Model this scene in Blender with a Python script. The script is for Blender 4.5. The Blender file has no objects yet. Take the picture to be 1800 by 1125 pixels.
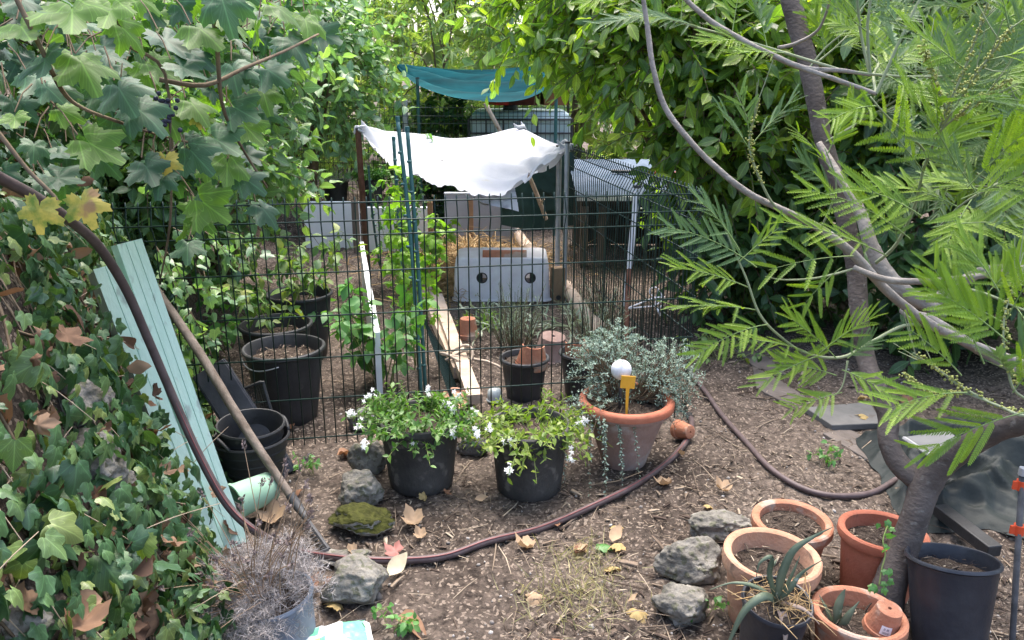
import bpy, math, random
import numpy as np
from mathutils import Vector, Matrix, noise
random.seed(7); rng = np.random.default_rng(11)
R = math.radians; PI = math.pi
SC = bpy.context.scene; COL = SC.collection

# ------------------------------------------------------------------ camera, sky, sun, exposure
PITCH = R(17.0); FPX = 1413.0; CAMZ = 1.5
cd = bpy.data.cameras.new('camera'); cd.sensor_width = 36.0; cd.lens = 36.0 * FPX / 1800.0
cd.clip_start = 0.05; cd.clip_end = 400
cam = bpy.data.objects.new('camera', cd); COL.objects.link(cam)
cam.location = (0, 0, CAMZ); cam.rotation_euler = (R(90) - PITCH, 0, 0)
SC.camera = cam
SUN_EL, SUN_AZ = 70.0, 10.0            # azimuth measured from +Y (ahead of the camera) towards +X
w = bpy.data.worlds.new('World'); SC.world = w; w.use_nodes = True
nt = w.node_tree
sky = nt.nodes.new('ShaderNodeTexSky'); sky.sky_type = 'NISHITA'; sky.sun_disc = False
sky.sun_elevation = R(SUN_EL); sky.sun_rotation = R(SUN_AZ)
sky.air_density = 1.0; sky.dust_density = 4.0; sky.ozone_density = 0.6
nt.links.new(sky.outputs[0], nt.nodes['Background'].inputs[0])
nt.nodes['Background'].inputs[1].default_value = 0.15
sd = bpy.data.lights.new('sun', 'SUN'); sd.energy = 1.4; sd.angle = R(48); sd.color = (1.0, 0.95, 0.88)
sun = bpy.data.objects.new('sun', sd); COL.objects.link(sun)
sun.rotation_euler = (R(90 - SUN_EL), 0, R(180 - SUN_AZ))
SC.view_settings.view_transform = 'Standard'; SC.view_settings.look = 'None'
SC.view_settings.gamma = 1.0; SC.view_settings.exposure = 2.05

CF = Vector((0, math.cos(PITCH), -math.sin(PITCH))); CU = Vector((0, math.sin(PITCH), math.cos(PITCH)))
def ray(px, py): return CF * FPX + Vector((1, 0, 0)) * (px - 900.0) + CU * (562.5 - py)
def G(px, py, z=0.0):
    d = ray(px, py); t = (z - CAMZ) / d.z
    return Vector((0, 0, CAMZ)) + d * t
def P(px, py, y):
    d = ray(px, py); return Vector((0, 0, CAMZ)) + d * (y / d.y)

# ------------------------------------------------------------------ helpers
class MB:
    def __init__(s): s.v = []; s.f = []; s.m = []
    def add(s, vs, fs, mi=0):
        b = len(s.v); s.v += [tuple(v) for v in vs]; s.f += [tuple(i + b for i in f) for f in fs]; s.m += [mi] * len(fs)
    def box(s, c, d, rot=None, mi=0, taper=1.0):
        c = Vector(c); hx, hy, hz = [q / 2 for q in d]
        vs = []
        for z in (-hz, hz):
            k = taper if z > 0 else 1
            for x, y in ((-hx, -hy), (hx, -hy), (hx, hy), (-hx, hy)):
                p = Vector((x * k, y * k, z)); vs.append((rot @ p if rot else p) + c)
        s.add(vs, [(3, 2, 1, 0), (4, 5, 6, 7), (0, 1, 5, 4), (1, 2, 6, 5), (2, 3, 7, 6), (3, 0, 4, 7)], mi)
    def tube(s, pts, rad, seg=8, smooth=0, mi=0, cap=True, wob=0.0):
        pts = [Vector(p) for p in pts]
        rs = list(rad) if hasattr(rad, '__len__') else [rad] * len(pts)
        if smooth: pts, rs = catmull(pts, rs, smooth)
        n = len(pts); up = None; vs = []; fs = []
        for i, p in enumerate(pts):
            t = (pts[min(i + 1, n - 1)] - pts[max(i - 1, 0)])
            t = t.normalized() if t.length > 1e-9 else Vector((0, 0, 1))
            if up is None:
                up = Vector((0, 0, 1)) if abs(t.z) < .9 else Vector((1, 0, 0))
            a = t.cross(up).normalized(); up = a.cross(t).normalized()
            for k in range(seg):
                an = 2 * PI * k / seg
                r = rs[i] * (1 + (wob * (noise.noise(p * 13 + Vector((math.cos(an), math.sin(an), 0))) + .6 * noise.noise(p * 42 + Vector((2 * math.cos(an), 2 * math.sin(an), 0)))) if wob else 0))
                vs.append(p + (a * math.cos(an) + up * math.sin(an)) * r)
        for i in range(n - 1):
            for k in range(seg):
                k2 = (k + 1) % seg
                fs.append((i * seg + k, i * seg + k2, (i + 1) * seg + k2, (i + 1) * seg + k))
        if cap:
            fs.append(tuple(range(seg - 1, -1, -1))); fs.append(tuple((n - 1) * seg + k for k in range(seg)))
        s.add(vs, fs, mi)
    def lathe(s, prof, seg=40, a0=0.0, a1=2 * PI, mi=0, wob=0.0, M=None):
        full = abs(a1 - a0 - 2 * PI) < 1e-6
        cols = seg if full else seg + 1; vs = []; n = len(prof)
        for k in range(cols):
            an = a0 + (a1 - a0) * k / seg
            for r, z in prof:
                rr = r * (1 + wob * noise.noise(Vector((math.cos(an) * 1.5, math.sin(an) * 1.5, z * 6))))
                p = Vector((rr * math.cos(an), rr * math.sin(an), z)); vs.append(M @ p if M else p)
        fs = []
        for k in range(seg):
            k2 = (k + 1) % cols
            for i in range(n - 1):
                fs.append((k * n + i, k2 * n + i, k2 * n + i + 1, k * n + i + 1))
        s.add(vs, fs, mi)
    def build(s, name, mats, parent=None, smooth=None, world=True, bevel=0, loc=None, cap=None):
        me = bpy.data.meshes.new(name)
        o = bpy.data.objects.new(name, me); COL.objects.link(o)
        off = Vector((0, 0, 0))
        if parent is not None:
            o.parent = parent
            if world: off = parent.location
        elif loc is not None:
            o.location = loc; off = Vector(loc) if world else off
        me.from_pydata([tuple(Vector(v) - off) for v in s.v], [], s.f)
        for m in (mats if isinstance(mats, (list, tuple)) else [mats]): me.materials.append(m)
        if len(me.materials) > 1: me.polygons.foreach_set('material_index', s.m)
        if smooth:
            me.polygons.foreach_set('use_smooth', [True] * len(me.polygons))
            if smooth != True: me.set_sharp_from_angle(angle=R(smooth))
        me.update()
        if bevel:
            b = o.modifiers.new('bevel', 'BEVEL'); b.width = bevel; b.segments = 2; b.limit_method = 'ANGLE'
        return o

def catmull(pts, rs, k):
    n = len(pts); op = []; orr = []
    for i in range(n - 1):
        p0, p1, p2, p3 = pts[max(i - 1, 0)], pts[i], pts[i + 1], pts[min(i + 2, n - 1)]
        for j in range(k):
            t = j / k
            op.append(0.5 * ((2 * p1) + (p2 - p0) * t + (2 * p0 - 5 * p1 + 4 * p2 - p3) * t * t + (3 * p1 - p0 - 3 * p2 + p3) * t ** 3))
            orr.append(rs[i] * (1 - t) + rs[i + 1] * t)
    op.append(pts[-1]); orr.append(rs[-1]); return op, orr

def tag(o, label=None, cat=None, group=None, kind=None):
    if label: o['label'] = label
    if cat: o['category'] = cat
    if group: o['group'] = group
    if kind: o['kind'] = kind
    return o
def thing(name, label, cat, loc=(0, 0, 0), group=None, rot=None):
    o = bpy.data.objects.new(name, None); COL.objects.link(o); o.location = loc; o.empty_display_size = .05
    if rot: o.rotation_euler = rot
    return tag(o, label, cat, group)

# numpy instancing of a small template into ONE mesh
def inst(name, tmpl, M, pos, mat, parent=None, smooth=True, rnd=None, extra=None):
    """tmpl: (V, F) or a list of such, picked at random per copy; M (N,3,3) columns are the axes with scale; pos (N,3)."""
    tm = tmpl if isinstance(tmpl, list) else [tmpl]
    N = len(pos); pick = rng.integers(0, len(tm), N)
    if rnd is None: rnd = rng.random(N)
    Vs, Ls, Ts, As = [], [], [], []; Cs = []; base = 0
    off = np.array(parent.location) if parent is not None else np.zeros(3)
    for q, (V, F) in enumerate(tm):
        idx = np.nonzero(pick == q)[0]; n = len(idx)
        if n == 0: continue
        nv = len(V)
        X = np.einsum('nij,vj->nvi', M[idx], V) + pos[idx][:, None, :] - off
        Vs.append(X.reshape(-1, 3))
        lt = np.array([len(f) for f in F]); lv = np.concatenate([np.array(f) for f in F])
        Ls.append((lv[None, :] + (np.arange(n) * nv)[:, None] + base).ravel())
        Ts.append(np.tile(lt, n)); As.append(np.repeat(rnd[idx], nv)); Cs.append(np.tile(V, (n, 1))); base += n * nv
    if extra is not None:
        ev, ef = extra
        if len(ev):
            Vs.append(np.array(ev) - off); Ls.append(np.concatenate([np.array(f) for f in ef]) + base)
            Ts.append(np.array([len(f) for f in ef])); As.append(np.full(len(ev), .5)); Cs.append(np.full((len(ev), 3), 9.0))
    V = np.concatenate(Vs); L = np.concatenate(Ls).astype(np.int32); T = np.concatenate(Ts); A = np.concatenate(As)
    me = bpy.data.meshes.new(name)
    me.vertices.add(len(V)); me.vertices.foreach_set('co', V.astype(np.float32).ravel())
    me.loops.add(len(L)); me.loops.foreach_set('vertex_index', L)
    me.polygons.add(len(T)); st = np.concatenate([[0], np.cumsum(T)[:-1]]).astype(np.int32)
    me.polygons.foreach_set('loop_start', st)
    me.update(calc_edges=True)
    if smooth: me.polygons.foreach_set('use_smooth', np.ones(len(T), bool))
    at = me.attributes.new('rnd', 'FLOAT', 'POINT'); at.data.foreach_set('value', A.astype(np.float32))
    if mat.get('veins'):
        at = me.attributes.new('leafco', 'FLOAT_VECTOR', 'POINT'); at.data.foreach_set('vector', np.concatenate(Cs).astype(np.float32).ravel())
    me.materials.append(mat)
    o = bpy.data.objects.new(name, me); COL.objects.link(o)
    if parent is not None: o.parent = parent
    return o
def nrm(a): return a / np.maximum(np.linalg.norm(a, axis=-1, keepdims=True), 1e-9)
def frames(d, n, s):
    """matrices whose Y is the leaf axis d and Z lies near n, scaled by s (N or N,3)"""
    y = nrm(d); x = np.cross(y, n); x = nrm(np.where(np.linalg.norm(x, axis=1, keepdims=True) < 1e-4, np.array([[1., 0, 0]]), x)); z = np.cross(x, y)
    M = np.stack([x, y, z], axis=2); s = np.asarray(s, float)
    return M * (s[:, None, None] if s.ndim == 1 else s[:, None, :])
def runit(n): return nrm(rng.normal(size=(n, 3)))

# ------------------------------------------------------------------ leaf templates (Y along the leaf, Z its upper face)
def leaf_blade(wd, segs=5, fold=.3, curl=.2, fat=.9, wave=0.0):
    V = [(0, 0, 0)]; rows = []
    for i in range(1, segs):
        t = i / segs; h = wd * math.sin(PI * t ** fat) ** .85; z = -curl * t * t
        wv = wave * math.sin(t * 9)
        b = len(V); V += [(-h, t, z + fold * h + wv * h), (0, t, z), (h, t, z + fold * h - wv * h)]; rows.append(b)
    V.append((0, 1, -curl)); tip = len(V) - 1
    F = [(0, rows[0] + 1, rows[0]), (0, rows[0] + 2, rows[0] + 1)]
    for a, b in zip(rows, rows[1:]): F += [(a, a + 1, b + 1, b), (a + 1, a + 2, b + 2, b + 1)]
    F += [(rows[-1], rows[-1] + 1, tip), (rows[-1] + 1, rows[-1] + 2, tip)]
    return np.array(V, float), F
def leaf_lobed(keys, n, cy, teeth=0.0, cup=.25, veins=.03, seed=0):
    rr = random.Random(seed); ks = sorted(keys); pts = []
    for i in range(n):
        a = -180 + 360 * i / n; aa = abs(a)
        for (a0, r0), (a1, r1) in zip(ks, ks[1:]):
            if a0 <= aa <= a1: t = (aa - a0) / (a1 - a0); r = r0 + (r1 - r0) * t; break
        if teeth: r *= 1 + (teeth if i % 2 else -teeth)
        r *= 1 + rr.uniform(-.05, .05); pts.append((r * math.sin(R(a)), cy + r * math.cos(R(a))))
    V = [(0, cy, 0.0)]; F = []
    def zz(x, y):
        q = x * x + (y - cy) ** 2
        return -cup * q + veins * math.cos(5 * math.atan2(x, y - cy)) * math.sqrt(q) + .05 * math.sin(7 * x + 3 * y + seed)
    for k in (.55, 1.0):
        for x, y in pts: X, Y = x * k, cy + (y - cy) * k; V.append((X, Y, zz(X, Y)))
    V[0] = (0, cy, zz(0, cy))
    for i in range(n):
        j = (i + 1) % n; F.append((0, 1 + j, 1 + i)); F.append((1 + i, 1 + j, 1 + n + j, 1 + n + i))
    return np.array(V, float), F
L_LAUREL = [leaf_blade(.225, 6, .25, c, 1.0, w_) for c, w_ in ((.12, .1), (.3, -.12), (.02, .18))]
L_OVATE = [leaf_blade(.30, 5, .25, c, .75, w_) for c, w_ in ((.12, .15), (.32, -.15))]
L_NARROW = [leaf_blade(.085, 4, .35, c, .85) for c in (.05, .2, .38)]
L_SMALL = [leaf_blade(.26, 3, .3, .1, .8), leaf_blade(.22, 3, .3, .3, .8)]
L_NEEDLE = [(np.array([(-.03, 0, 0), (.03, 0, 0), (.02, .6, -.03), (0, 1, -.12), (-.02, .6, -.03)], float), [(0, 1, 2, 4), (4, 2, 3)])]
L_GRAPE = [leaf_lobed([(0, .70), (30, .36), (36, .36), (64, .64), (92, .38), (98, .37), (124, .50), (158, .36), (180, .08)], 44, .32, .085, c, .07, s) for s, c in ((1, .25), (2, .5), (3, .1), (4, .7))]
L_IVY = [leaf_lobed([(0, .72), (34, .37), (62, .56), (92, .36), (122, .44), (155, .32), (180, .17)], 20, .30, 0, c, .05, s) for s, c in ((5, .2), (6, .45), (8, .6))]
L_DRY = [leaf_lobed([(0, .62), (35, .42), (62, .56), (95, .4), (122, .45), (160, .3), (180, .12)], 30, .34, .06, c, .12, s) for s, c in ((11, -1.1), (12, 1.2), (13, -.6))]
L_DRYB = [leaf_blade(.28, 6, .75, .5, .8, .2), leaf_blade(.3, 6, .4, -.45, .8, -.3)]
def strip(wd, bend):
    return (np.array([(-wd, 0, 0), (wd, 0, 0), (-wd * .9, .5, bend), (wd * .9, .5, bend), (-wd * .5, 1, 0), (wd * .4, 1, 0),
                      (0, 0, -wd), (0, .5, bend - wd), (0, 1, -wd * .5)], float),
            [(0, 1, 3, 2), (2, 3, 5, 4), (1, 6, 7, 3), (3, 7, 8, 5), (6, 0, 2, 7), (7, 2, 4, 8)])
L_CHIP = [strip(.06, .04), strip(.09, .06), strip(.035, .12), strip(.15, .05)]
L_STRAW = [strip(.018, .12), strip(.02, -.08), strip(.014, .22)]
def pinna(n=22):
    V = []; F = []
    def q(*p): b = len(V); V.extend(p); F.append(tuple(range(b, b + len(p))))
    for i in range(6):
        a, b = i / 6, (i + 1) / 6; q((-.005, a, -.1 * a * a), (.005, a, -.1 * a * a), (.005, b, -.1 * b * b), (-.005, b, -.1 * b * b))
    for i in range(n):
        t = .05 + .93 * i / n; L = .100 * (math.sin(PI * min(1, .22 + t * .76)) ** .5); wd = .0185; z = -.1 * t * t
        for s in (-1, 1):
            ca, sa = .74, .67; tz = .35 * L * (1 if s > 0 else .55) + .012 * math.sin(i * 2.7 + s)
            q((0, t - wd, z), (s * L * ca * .6 + s * wd * .5, t + L * sa * .6 - wd * .6, z + tz * .5), (s * L * ca, t + L * sa, z + tz), (s * L * ca * .55 - s * wd * .5, t + L * sa * .55 + wd * .5, z + tz * .5), (0, t + wd * .6, z))
    return np.array(V, float), F
T_PINNA = pinna()

# ------------------------------------------------------------------ materials
def newmat(name):
    m = bpy.data.materials.new(name); m.use_nodes = True; nt = m.node_tree
    for n in list(nt.nodes):
        if n.type != 'OUTPUT_MATERIAL': nt.nodes.remove(n)
    return m, nt, [n for n in nt.nodes if n.type == 'OUTPUT_MATERIAL'][0]
def N_(nt, t, **kw):
    n = nt.nodes.new(t)
    for k, v in kw.items(): setattr(n, k, v)
    return n
def c4(c): return (*c, 1.0)
def ramp(nt, fac, stops):
    r = N_(nt, 'ShaderNodeValToRGB'); e = r.color_ramp.elements
    for i, (p, c) in enumerate(stops):
        if i < 2: e[i].position = p; e[i].color = c4(c)
        else: x = e.new(p); x.color = c4(c)
    if fac is not None: nt.links.new(fac, r.inputs[0])
    return r
def leafmat(name, cols, rough=.42, trans=.3, tcol=(1.25, 1.45, .45), spec=.5, veins=None, vcol=1.7):
    m, nt, out = newmat(name); ln = nt.links.new
    a = N_(nt, 'ShaderNodeAttribute', attribute_name='rnd')
    r = ramp(nt, a.outputs['Fac'], [(i / max(1, len(cols) - 1), c) for i, c in enumerate(cols)])
    tc = N_(nt, 'ShaderNodeTexCoord'); nz = N_(nt, 'ShaderNodeTexNoise'); nz.inputs['Scale'].default_value = 35
    ln(tc.outputs['Object'], nz.inputs['Vector'])
    mr = N_(nt, 'ShaderNodeMapRange'); mr.inputs[3].default_value = .75; mr.inputs[4].default_value = 1.25; ln(nz.outputs[0], mr.inputs[0])
    mx = N_(nt, 'ShaderNodeMix', data_type='RGBA', blend_type='MULTIPLY'); mx.inputs[0].default_value = 1
    ln(r.outputs[0], mx.inputs[6]); ln(mr.outputs[0], mx.inputs[7])
    if veins:
        m['veins'] = 1; la = N_(nt, 'ShaderNodeAttribute', attribute_name='leafco'); sp = N_(nt, 'ShaderNodeSeparateXYZ'); ln(la.outputs['Vector'], sp.inputs[0])
        def mth(op, x, y=None):
            n = N_(nt, 'ShaderNodeMath', operation=op)
            for i, q in enumerate((x, y)):
                if q is None: continue
                if isinstance(q, (int, float)): n.inputs[i].default_value = q
                else: ln(q, n.inputs[i])
            return n.outputs[0]
        X, Y = sp.outputs[0], sp.outputs[1]
        if veins == 'palm':
            th = mth('ARCTAN2', X, mth('ADD', Y, .0)); rd = mth('SQRT', mth('ADD', mth('MULTIPLY', X, X), mth('MULTIPLY', Y, Y)))
            dv = mth('MULTIPLY', mth('ABSOLUTE', mth('SINE', mth('MULTIPLY', th, 180 / 42))), mth('ADD', rd, .05))
            lat = mth('ABSOLUTE', mth('SINE', mth('SUBTRACT', mth('MULTIPLY', rd, 26), mth('MULTIPLY', dv, 16)))); dv = mth('MINIMUM', mth('MULTIPLY', dv, .3), mth('ADD', mth('MULTIPLY', lat, .10), .008))
        else:
            ax = mth('ABSOLUTE', X); lat = mth('ABSOLUTE', mth('SINE', mth('SUBTRACT', mth('MULTIPLY', Y, 22), mth('MULTIPLY', ax, 26)))); dv = mth('MINIMUM', ax, mth('ADD', mth('MULTIPLY', lat, .10), .008))
        vr = N_(nt, 'ShaderNodeMapRange'); vr.inputs[1].default_value = .008; vr.inputs[2].default_value = .030; vr.inputs[3].default_value = vcol; vr.inputs[4].default_value = 1.0; ln(dv, vr.inputs[0])
        m3 = N_(nt, 'ShaderNodeMix', data_type='RGBA', blend_type='MULTIPLY'); m3.inputs[0].default_value = 1; ln(mx.outputs[2], m3.inputs[6]); ln(vr.outputs[0], m3.inputs[7]); mx = m3
    b = N_(nt, 'ShaderNodeBsdfPrincipled'); ln(mx.outputs[2], b.inputs['Base Color']); b.inputs['Roughness'].default_value = rough; b.inputs['Specular IOR Level'].default_value = spec
    if trans:
        tm = N_(nt, 'ShaderNodeMix', data_type='RGBA', blend_type='MULTIPLY'); tm.inputs[0].default_value = 1; tm.inputs[7].default_value = c4(tcol)
        ln(mx.outputs[2], tm.inputs[6]); t = N_(nt, 'ShaderNodeBsdfTranslucent'); ln(tm.outputs[2], t.inputs[0])
        s = N_(nt, 'ShaderNodeMixShader'); s.inputs[0].default_value = trans; ln(b.outputs[0], s.inputs[1]); ln(t.outputs[0], s.inputs[2]); ln(s.outputs[0], out.inputs[0])
    else: ln(b.outputs[0], out.inputs[0])
    return m
def pmat(name, c1, c2=None, scale=8, rough=.65, spec=.3, lo=.35, hi=.65, bump=0.0, bscale=60, metallic=0, c3=None, s3=40, f3=.6, stretch=(1, 1, 1), trans=0):
    m, nt, out = newmat(name); ln = nt.links.new
    tc = N_(nt, 'ShaderNodeTexCoord'); mp = N_(nt, 'ShaderNodeMapping'); mp.inputs['Scale'].default_value = stretch; ln(tc.outputs['Object'], mp.inputs[0])
    b = N_(nt, 'ShaderNodeBsdfPrincipled'); b.inputs['Roughness'].default_value = rough; b.inputs['Specular IOR Level'].default_value = spec; b.inputs['Metallic'].default_value = metallic
    b.inputs['Base Color'].default_value = c4(c1); col = None
    if c2 is not None:
        nz = N_(nt, 'ShaderNodeTexNoise'); nz.inputs['Scale'].default_value = scale; nz.inputs['Detail'].default_value = 8; nz.inputs['Roughness'].default_value = .65
        ln(mp.outputs[0], nz.inputs['Vector']); r = ramp(nt, nz.outputs[0], [(lo, c1), (hi, c2)]); col = r.outputs[0]
    if c3 is not None:
        n3 = N_(nt, 'ShaderNodeTexNoise'); n3.inputs['Scale'].default_value = s3; n3.inputs['Detail'].default_value = 6; ln(mp.outputs[0], n3.inputs['Vector'])
        r3 = ramp(nt, n3.outputs[0], [(f3, (0, 0, 0)), (min(1, f3 + .08), (1, 1, 1))])
        mx = N_(nt, 'ShaderNodeMix', data_type='RGBA'); ln(r3.outputs[0], mx.inputs[0]); ln(col, mx.inputs[6]); mx.inputs[7].default_value = c4(c3); col = mx.outputs[2]
    if col is not None: ln(col, b.inputs['Base Color'])
    if bump:
        bn = N_(nt, 'ShaderNodeTexNoise'); bn.inputs['Scale'].default_value = bscale; bn.inputs['Detail'].default_value = 6; ln(mp.outputs[0], bn.inputs['Vector'])
        bp = N_(nt, 'ShaderNodeBump'); bp.inputs['Strength'].default_value = bump; bp.inputs['Distance'].default_value = .01; ln(bn.outputs[0], bp.inputs['Height']); ln(bp.outputs[0], b.inputs['Normal'])
    if trans:
        t = N_(nt, 'ShaderNodeBsdfTranslucent')
        if col is not None: ln(col, t.inputs[0])
        else: t.inputs[0].default_value = c4(c1)
        s = N_(nt, 'ShaderNodeMixShader'); s.inputs[0].default_value = trans; ln(b.outputs[0], s.inputs[1]); ln(t.outputs[0], s.inputs[2]); ln(s.outputs[0], out.inputs[0])
    else: ln(b.outputs[0], out.inputs[0])
    return m
def groundmat():
    m, nt, out = newmat('soil'); ln = nt.links.new
    tc = N_(nt, 'ShaderNodeTexCoord'); O = tc.outputs['Object']
    def nz(s, d=8, rg=.6):
        n = N_(nt, 'ShaderNodeTexNoise'); n.inputs['Scale'].default_value = s; n.inputs['Detail'].default_value = d; n.inputs['Roughness'].default_value = rg; ln(O, n.inputs['Vector']); return n.outputs[0]
    r1 = ramp(nt, nz(1.3, 5), [(.36, (.05, .039, .033)), (.62, (.15, .124, .106))])
    r2 = ramp(nt, nz(38, 8, .75), [(.36, (.30, .28, .27)), (.5, (.9, .88, .86)), (.68, (1.7, 1.62, 1.55))])
    mx = N_(nt, 'ShaderNodeMix', data_type='RGBA', blend_type='MULTIPLY'); mx.inputs[0].default_value = 1; ln(r1.outputs[0], mx.inputs[6]); ln(r2.outputs[0], mx.inputs[7])
    vo = N_(nt, 'ShaderNodeTexVoronoi'); vo.inputs['Scale'].default_value = 120; ln(O, vo.inputs['Vector'])
    r3 = ramp(nt, vo.outputs['Color'], [(.74, (0, 0, 0)), (.8, (1, 1, 1))])
    m2 = N_(nt, 'ShaderNodeMix', data_type='RGBA'); ln(r3.outputs[0], m2.inputs[0]); ln(mx.outputs[2], m2.inputs[6]); m2.inputs[7].default_value = (.26, .21, .17, 1)
    b = N_(nt, 'ShaderNodeBsdfPrincipled'); b.inputs['Roughness'].default_value = .95; b.inputs['Specular IOR Level'].default_value = .15; ln(m2.outputs[2], b.inputs['Base Color'])
    bp = N_(nt, 'ShaderNodeBump'); bp.inputs['Strength'].default_value = .9; bp.inputs['Distance'].default_value = .012; ln(nz(70, 8, .8), bp.inputs['Height']); ln(bp.outputs[0], b.inputs['Normal'])
    ln(b.outputs[0], out.inputs[0]); return m
def rockmat(name, c1, c2, moss=None):
    m, nt, out = newmat(name); ln = nt.links.new
    tc = N_(nt, 'ShaderNodeTexCoord'); O = tc.outputs['Object']
    n1 = N_(nt, 'ShaderNodeTexNoise'); n1.inputs['Scale'].default_value = 9; n1.inputs['Detail'].default_value = 10; n1.inputs['Roughness'].default_value = .7; ln(O, n1.inputs['Vector'])
    r = ramp(nt, n1.outputs[0], [(.3, tuple(.35 * q for q in c1)), (.45, c1), (.62, c2)])
    n2 = N_(nt, 'ShaderNodeTexNoise'); n2.inputs['Scale'].default_value = 45; n2.inputs['Detail'].default_value = 8; ln(O, n2.inputs['Vector'])
    r2 = ramp(nt, n2.outputs[0], [(.55, (0, 0, 0)), (.62, (1, 1, 1))])
    mx = N_(nt, 'ShaderNodeMix', data_type='RGBA'); ln(r2.outputs[0], mx.inputs[0]); ln(r.outputs[0], mx.inputs[6]); mx.inputs[7].default_value = c4((.12, .12, .085)); col = mx.outputs[2]
    if moss:
        g = N_(nt, 'ShaderNodeNewGeometry'); sx = N_(nt, 'ShaderNodeSeparateXYZ'); ln(g.outputs['Normal'], sx.inputs[0])
        ad = N_(nt, 'ShaderNodeMath', operation='ADD'); ln(sx.outputs[2], ad.inputs[0]); ln(n1.outputs[0], ad.inputs[1])
        rm = ramp(nt, ad.outputs[0], [(.72, (0, 0, 0)), (.9, (1, 1, 1))])
        rc = ramp(nt, n2.outputs[0], [(.3, tuple(.4 * q for q in moss)), (.7, moss)])
        m2 = N_(nt, 'ShaderNodeMix', data_type='RGBA'); ln(rm.outputs[0], m2.inputs[0]); ln(col, m2.inputs[6]); ln(rc.outputs[0], m2.inputs[7]); col = m2.outputs[2]
    b = N_(nt, 'ShaderNodeBsdfPrincipled'); b.inputs['Roughness'].default_value = .9; b.inputs['Specular IOR Level'].default_value = .2; ln(col, b.inputs['Base Color'])
    bp = N_(nt, 'ShaderNodeBump'); bp.inputs['Strength'].default_value = .8; bp.inputs['Distance'].default_value = .015; ln(n2.outputs[0], bp.inputs['Height']); ln(bp.outputs[0], b.inputs['Normal'])
    ln(b.outputs[0], out.inputs[0]); return m

M_SOIL = groundmat()
M_POTSOIL = pmat('pot_soil', (.03, .022, .018), (.10, .078, .062), 60, .95, .1, bump=1, bscale=160, c3=(.24, .19, .15), s3=120, f3=.63)
M_BLACK = pmat('black_plastic', (.018, .019, .021), (.045, .045, .047), 5, .5, .35, bump=.12, bscale=90, c3=(.07, .066, .06), s3=22, f3=.66)
M_DUSTYBLACK = pmat('dusty_black_plastic', (.024, .024, .025), (.085, .08, .075), 4, .65, .25, .35, .7, bump=.25, bscale=90, c3=(.13, .12, .11), s3=18, f3=.60)
M_NAVY = pmat('blue_black_plastic', (.016, .018, .026), (.045, .047, .055), 5, .4, .45, bump=.1, bscale=80)
M_TERRA = pmat('terracotta', (.36, .14, .08), (.50, .25, .16), 5, .85, .15, bump=.35, bscale=90, c3=(.44, .33, .26), s3=11, f3=.53)
M_TERRAL = pmat('pale_terracotta', (.46, .24, .15), (.58, .36, .245), 6, .85, .15, bump=.35, bscale=90, c3=(.27, .18, .13), s3=12, f3=.61)
M_TERRAR = pmat('red_terracotta', (.34, .105, .06), (.44, .165, .10), 6, .75, .25, bump=.2, bscale=120, c3=(.16, .07, .05), s3=10, f3=.64)
M_TERRAG = pmat('weathered_terracotta', (.25, .155, .125), (.36, .26, .225), 5, .9, .12, bump=.3, bscale=120, c3=(.40, .34, .31), s3=9, f3=.58)
M_GREYPOT = pmat('grey_plastic', (.13, .16, .21), (.19, .22, .27), 8, .55, .3)
M_MINTPOT = pmat('mint_plastic', (.22, .37, .27), (.27, .42, .31), 8, .6, .3, c3=(.15, .2, .14), s3=18, f3=.63)
M_MINT = pmat('mint_paint', (.46, .66, .575), (.54, .71, .63), 7, .6, .25, bump=.2, bscale=90, c3=(.33, .43, .39), s3=26, f3=.60, stretch=(1, 1, .3))
M_HOSE = pmat('hose_rubber', (.075, .052, .052), (.12, .09, .09), 20, .5, .35)
M_HOSELINE = pmat('hose_stripe', (.20, .075, .075), None, rough=.5)
M_WOODG = pmat('weathered_wood', (.11, .085, .068), (.24, .20, .17), 14, .85, .15, bump=.5, bscale=60, stretch=(1, 1, .12), c3=(.08, .06, .05), s3=20, f3=.66)
M_WOODP = pmat('pale_wood', (.38, .29, .22), (.52, .42, .34), 10, .85, .15, bump=.4, bscale=60, c3=(.22, .16, .12), s3=12, f3=.63)
M_WOODD = pmat('dark_wood', (.035, .025, .02), (.07, .05, .04), 10, .85, .15, bump=.3)
M_METALG = pmat('galvanised_metal', (.34, .35, .37), (.46, .47, .49), 20, .5, .5, metallic=.35)
M_WHITEMET = pmat('white_metal', (.62, .63, .65), (.74, .74, .75), 10, .4, .4)
M_RUST = pmat('rusty_metal', (.10, .045, .03), (.17, .085, .06), 20, .85, .2, bump=.2)
M_DARKMET = pmat('dark_steel', (.035, .036, .04), (.075, .075, .08), 25, .6, .3)
M_FENCE = pmat('green_coated_wire', (.006, .022, .019), (.012, .036, .030), 30, .5, .4)
M_STAKE = pmat('green_stake_coating', (.03, .10, .10), (.05, .14, .13), 20, .45, .4)
M_WHITECLOTH = pmat('white_sheet', (.50, .51, .54), (.43, .44, .47), 5, .9, .1, bump=.15, bscale=220, c3=(.46, .45, .42), s3=11, f3=.68, trans=.2)
M_TEAL = pmat('teal_shade_cloth', (.0015, .045, .055), (.003, .085, .10), 5, .8, .1, trans=.25, stretch=(.3, 1, 3), lo=.4, hi=.6)
M_WHITEP = pmat('white_panel', (.84, .85, .87), (.76, .78, .80), 4, .5, .35)
M_GREYP = pmat('grey_panel', (.30, .31, .34), (.36, .37, .40), 4, .6, .3)
M_IBC = pmat('pale_tank_plastic', (.50, .60, .62), (.58, .68, .70), 3, .4, .4, trans=.2)
M_BOX = pmat('clear_plastic', (.92, .92, .96), (.80, .77, .80), 7, .32, .5, trans=.28)
M_BLUESHEET = pmat('pale_blue_sheet', (.08, .115, .16), (.14, .175, .225), 5, .75, .12)
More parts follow.
